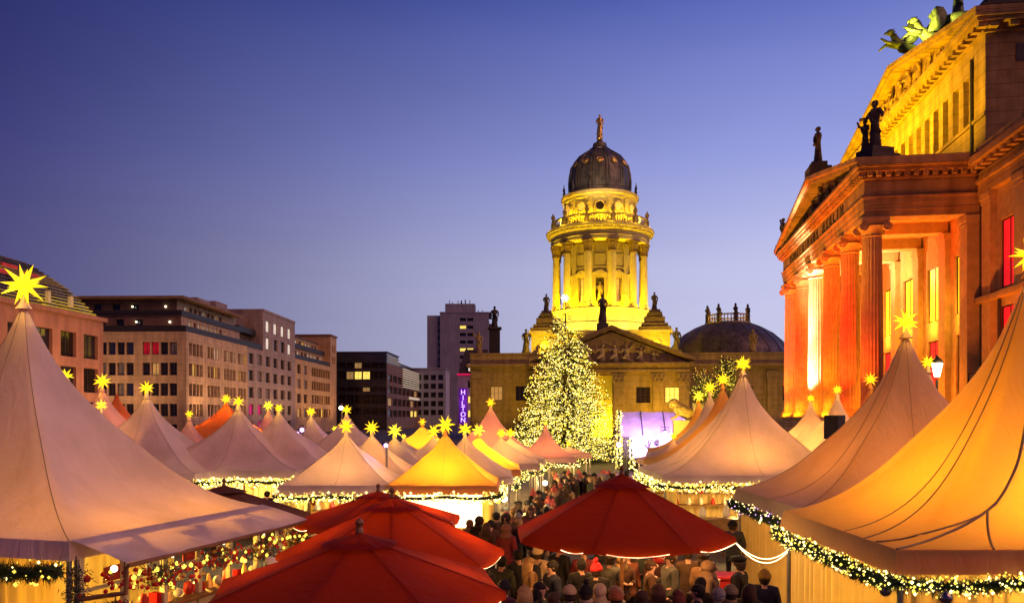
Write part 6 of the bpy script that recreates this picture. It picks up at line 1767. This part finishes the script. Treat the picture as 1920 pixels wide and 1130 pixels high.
FILL = [('person in a rust coat behind the blond person under the parasol', 1180, 1040, 40, (.22, .07, .03), 'long', BRN), ('person in grey turned away behind the red bobble hat', 1140, 1046, 150, GY, 'beanie', DB),
 ('woman in a tan coat with fair hair near the pale bobble hat', 1000, 1054, 110, (.34, .2, .09), 'long', BLD), ('man in navy with short dark hair beside the cream jacket', 1036, 1060, -60, NV, 'short', BLK),
 ('person in a maroon jacket and grey beanie under the parasol middle', 1098, 1034, -30, (.16, .02, .025), 'beanie', GRY), ('person in tan with a flat cap near the red counter', 1322, 1050, 120, (.3, .17, .08), 'flat', DB),
 ('woman in a beige hood close to the red counter', 1340, 1064, 60, (.2, .13, .07), 'hood', (.2, .12, .06)), ('man in brown profile near the grey green jacket', 1216, 1060, 75, BR, 'short', BRN),
 ('person in olive with a rust beanie at the bottom edge', 1160, 1122, 200, OL, 'beanie', (.35, .1, .03)), ('person in a camel coat at the bottom edge beside the cream knit', 1040, 1124, 160, (.32, .2, .1), 'short', BRN),
 ('person in black with a fair ponytail at the bottom edge', 985, 1110, 200, K, 'long', BLD), ('person in a plum coat at the bottom edge under the rope light', 950, 1100, 150, (.1, .02, .05), 'beanie', K),
 ('man with grey hair near the red counter end', 1335, 1112, -140, DB, 'short', GRY), ('person with a mustard beanie by the curtain posts', 1428, 1078, 170, NV, 'beanie', (.4, .25, .03)),
 ('person in brown close to the golden stall corner', 912, 985, 150, BR, 'long', BRN), ('person in tan hood at the golden stall corner', 962, 958, 170, (.3, .19, .09), 'hood', (.3, .19, .09)),
 ('person in black cap passing the golden stall', 975, 946, 200, K, 'flat', K), ('person in a pale coat passing the golden stall', 992, 952, 160, CR, 'short', BRN)]
for a in FILL: PEOPLE.append(a[:7] + ('hold' if len(PEOPLE) % 2 else 'down', K, 1.0, (), 1, None))
for a in PEOPLE:
    person(a[0], a[1], a[2], a[3], a[4], a[5], a[6], a[7], a[8], a[9], a[10], 'drinkers and shoppers at the stalls', a[11], a[12])
# visitors further along the lane
rp = random.Random(17)
coats = [K, DB, DB, BR, BR, NV, OL, GY, (.2, .03, .02), (.3, .2, .12)]
hats = [('short', BLK), ('short', BRN), ('long', BRN), ('hood', DB), ('beanie', GRY), ('bobble', (.5, .1, .08)), ('short', BLD), ('beanie', K)]
HN = ['dark haired visitor', 'brown haired visitor', 'long haired visitor', 'hooded visitor', 'visitor with grey beanie', 'visitor with red bobble hat', 'fair haired visitor', 'visitor with black beanie']
CN = {K: 'black', DB: 'dark brown', BR: 'rust brown', NV: 'navy', OL: 'olive', GY: 'grey', (.2, .03, .02): 'dark red', (.3, .2, .12): 'tan'}
n = 0; spots = []
for y0, y1, f, cnt in ((900, 982, lambda y: (1058 - (y - 895) * 1.75, 1085 - (y - 895) * .9), 34), (886, 900, lambda y: (1040, 1180), 44)):
    k = 0
    while k < cnt and n < 4000:
        n += 1
        y = rp.uniform(y0, y1); a, b = f(y); px = rp.uniform(a, b); d = 2.87 * F / (y - HY); X = (px - 960) * d / F
        if any(math.hypot(X - q[0], d - q[1]) < .42 for q in spots): continue
        spots.append((X, d)); k += 1
        h, hc = rp.choice(hats)
        lane = y0 == 900
        cc = rp.choice(coats); who = '%s in %s' % (HN[hats.index((h, hc))], CN.get(cc, 'dark clothes'))
        person(who + (' in the lit lane beside the stall row' if lane else ' in the violet crowd before the stage'), px, y, rp.choice((180, 180, 160, 200, 0, 90, -90)), cc, h, hc, 'down', K, rp.uniform(.93, 1.05),
               (), 'visitors in the lane' if lane else 'crowd before the stage', rp.randrange(3), None, False)

# high table with mugs, red counter
ht = thing('high_table', 'round standing table under the wide red parasol', 'table', tuple(W(1155, 1125, 13.4)[:2]) + (0,))
m = MB(); m.lathe([(.36, 1.06), (.38, 1.075), (.38, 1.10), (.36, 1.11)], 24); m.build('table_top', MT['white_paint'], ht, True)
m = MB(); m.lathe([(.25, .004), (.25, .03), (.04, .06), (.04, 1.05)], 12); m.build('leg', MT['steel'], ht, True)
for i, (dx, dy, lb) in enumerate(((-.15, -.1, 'pale mug on the near side of the standing table'), (.1, .12, 'dark mug on the far side of the standing table'), (.18, -.12, 'red mug by the table rim'))):
    tag(obj('mug', MUG, [MT['goods_white'], MT['dark_metal'], MT['goods_red']][i], None, T(ht.location.x + dx, ht.location.y + dy, 1.112)), lb, 'mug', 'mugs on the standing table')
rc = thing('counter', 'bright red service counter with a pale notice beside the drinkers', 'counter', tuple(W(1342, 1100, 17.6)[:2]) + (0,), R(-6))
m = MB(); m.box(-.55, .55, -.3, .3, .02, .98); m.build('body', MT['plaster_red'], rc)
m = MB(); m.box(-.58, .58, -.33, .33, .981, 1.03); m.build('top', MT['plaster_red'], rc)
m = MB(); m.box(-.42, -.2, -.315, -.303, .68, .9); m.build('notice', MT['goods_white'], rc)
light('POINT', 'counter_fill', (0, -.9, 2.0), 90, (1, .6, .25), rc, .1)  # added fill over the drinkers, no lamp hangs at the counter
# warm hanging bulbs over the lane: small lit lamps on the stall corners
for i, (px, py, d, lb) in enumerate(((1022, 905, 35, 'bare white lamp at the end of the lane stalls'), (945, 934, 25, 'white lamp on the corner post of the golden stall'))):
    o = MB(); o.sphere((0, 0, 0), .11, 10, 8); p = W(px, py, d)
    tag(o.build('lamp_globe', MT['lamp_white'], None, 'all', T(*p)), lb, 'lamp', 'bare lamps on the stalls')
    light('POINT', 'globe_light', tuple(p + Vector((.15, -.3, 0))), 120, (1, .72, .32), None, .12)
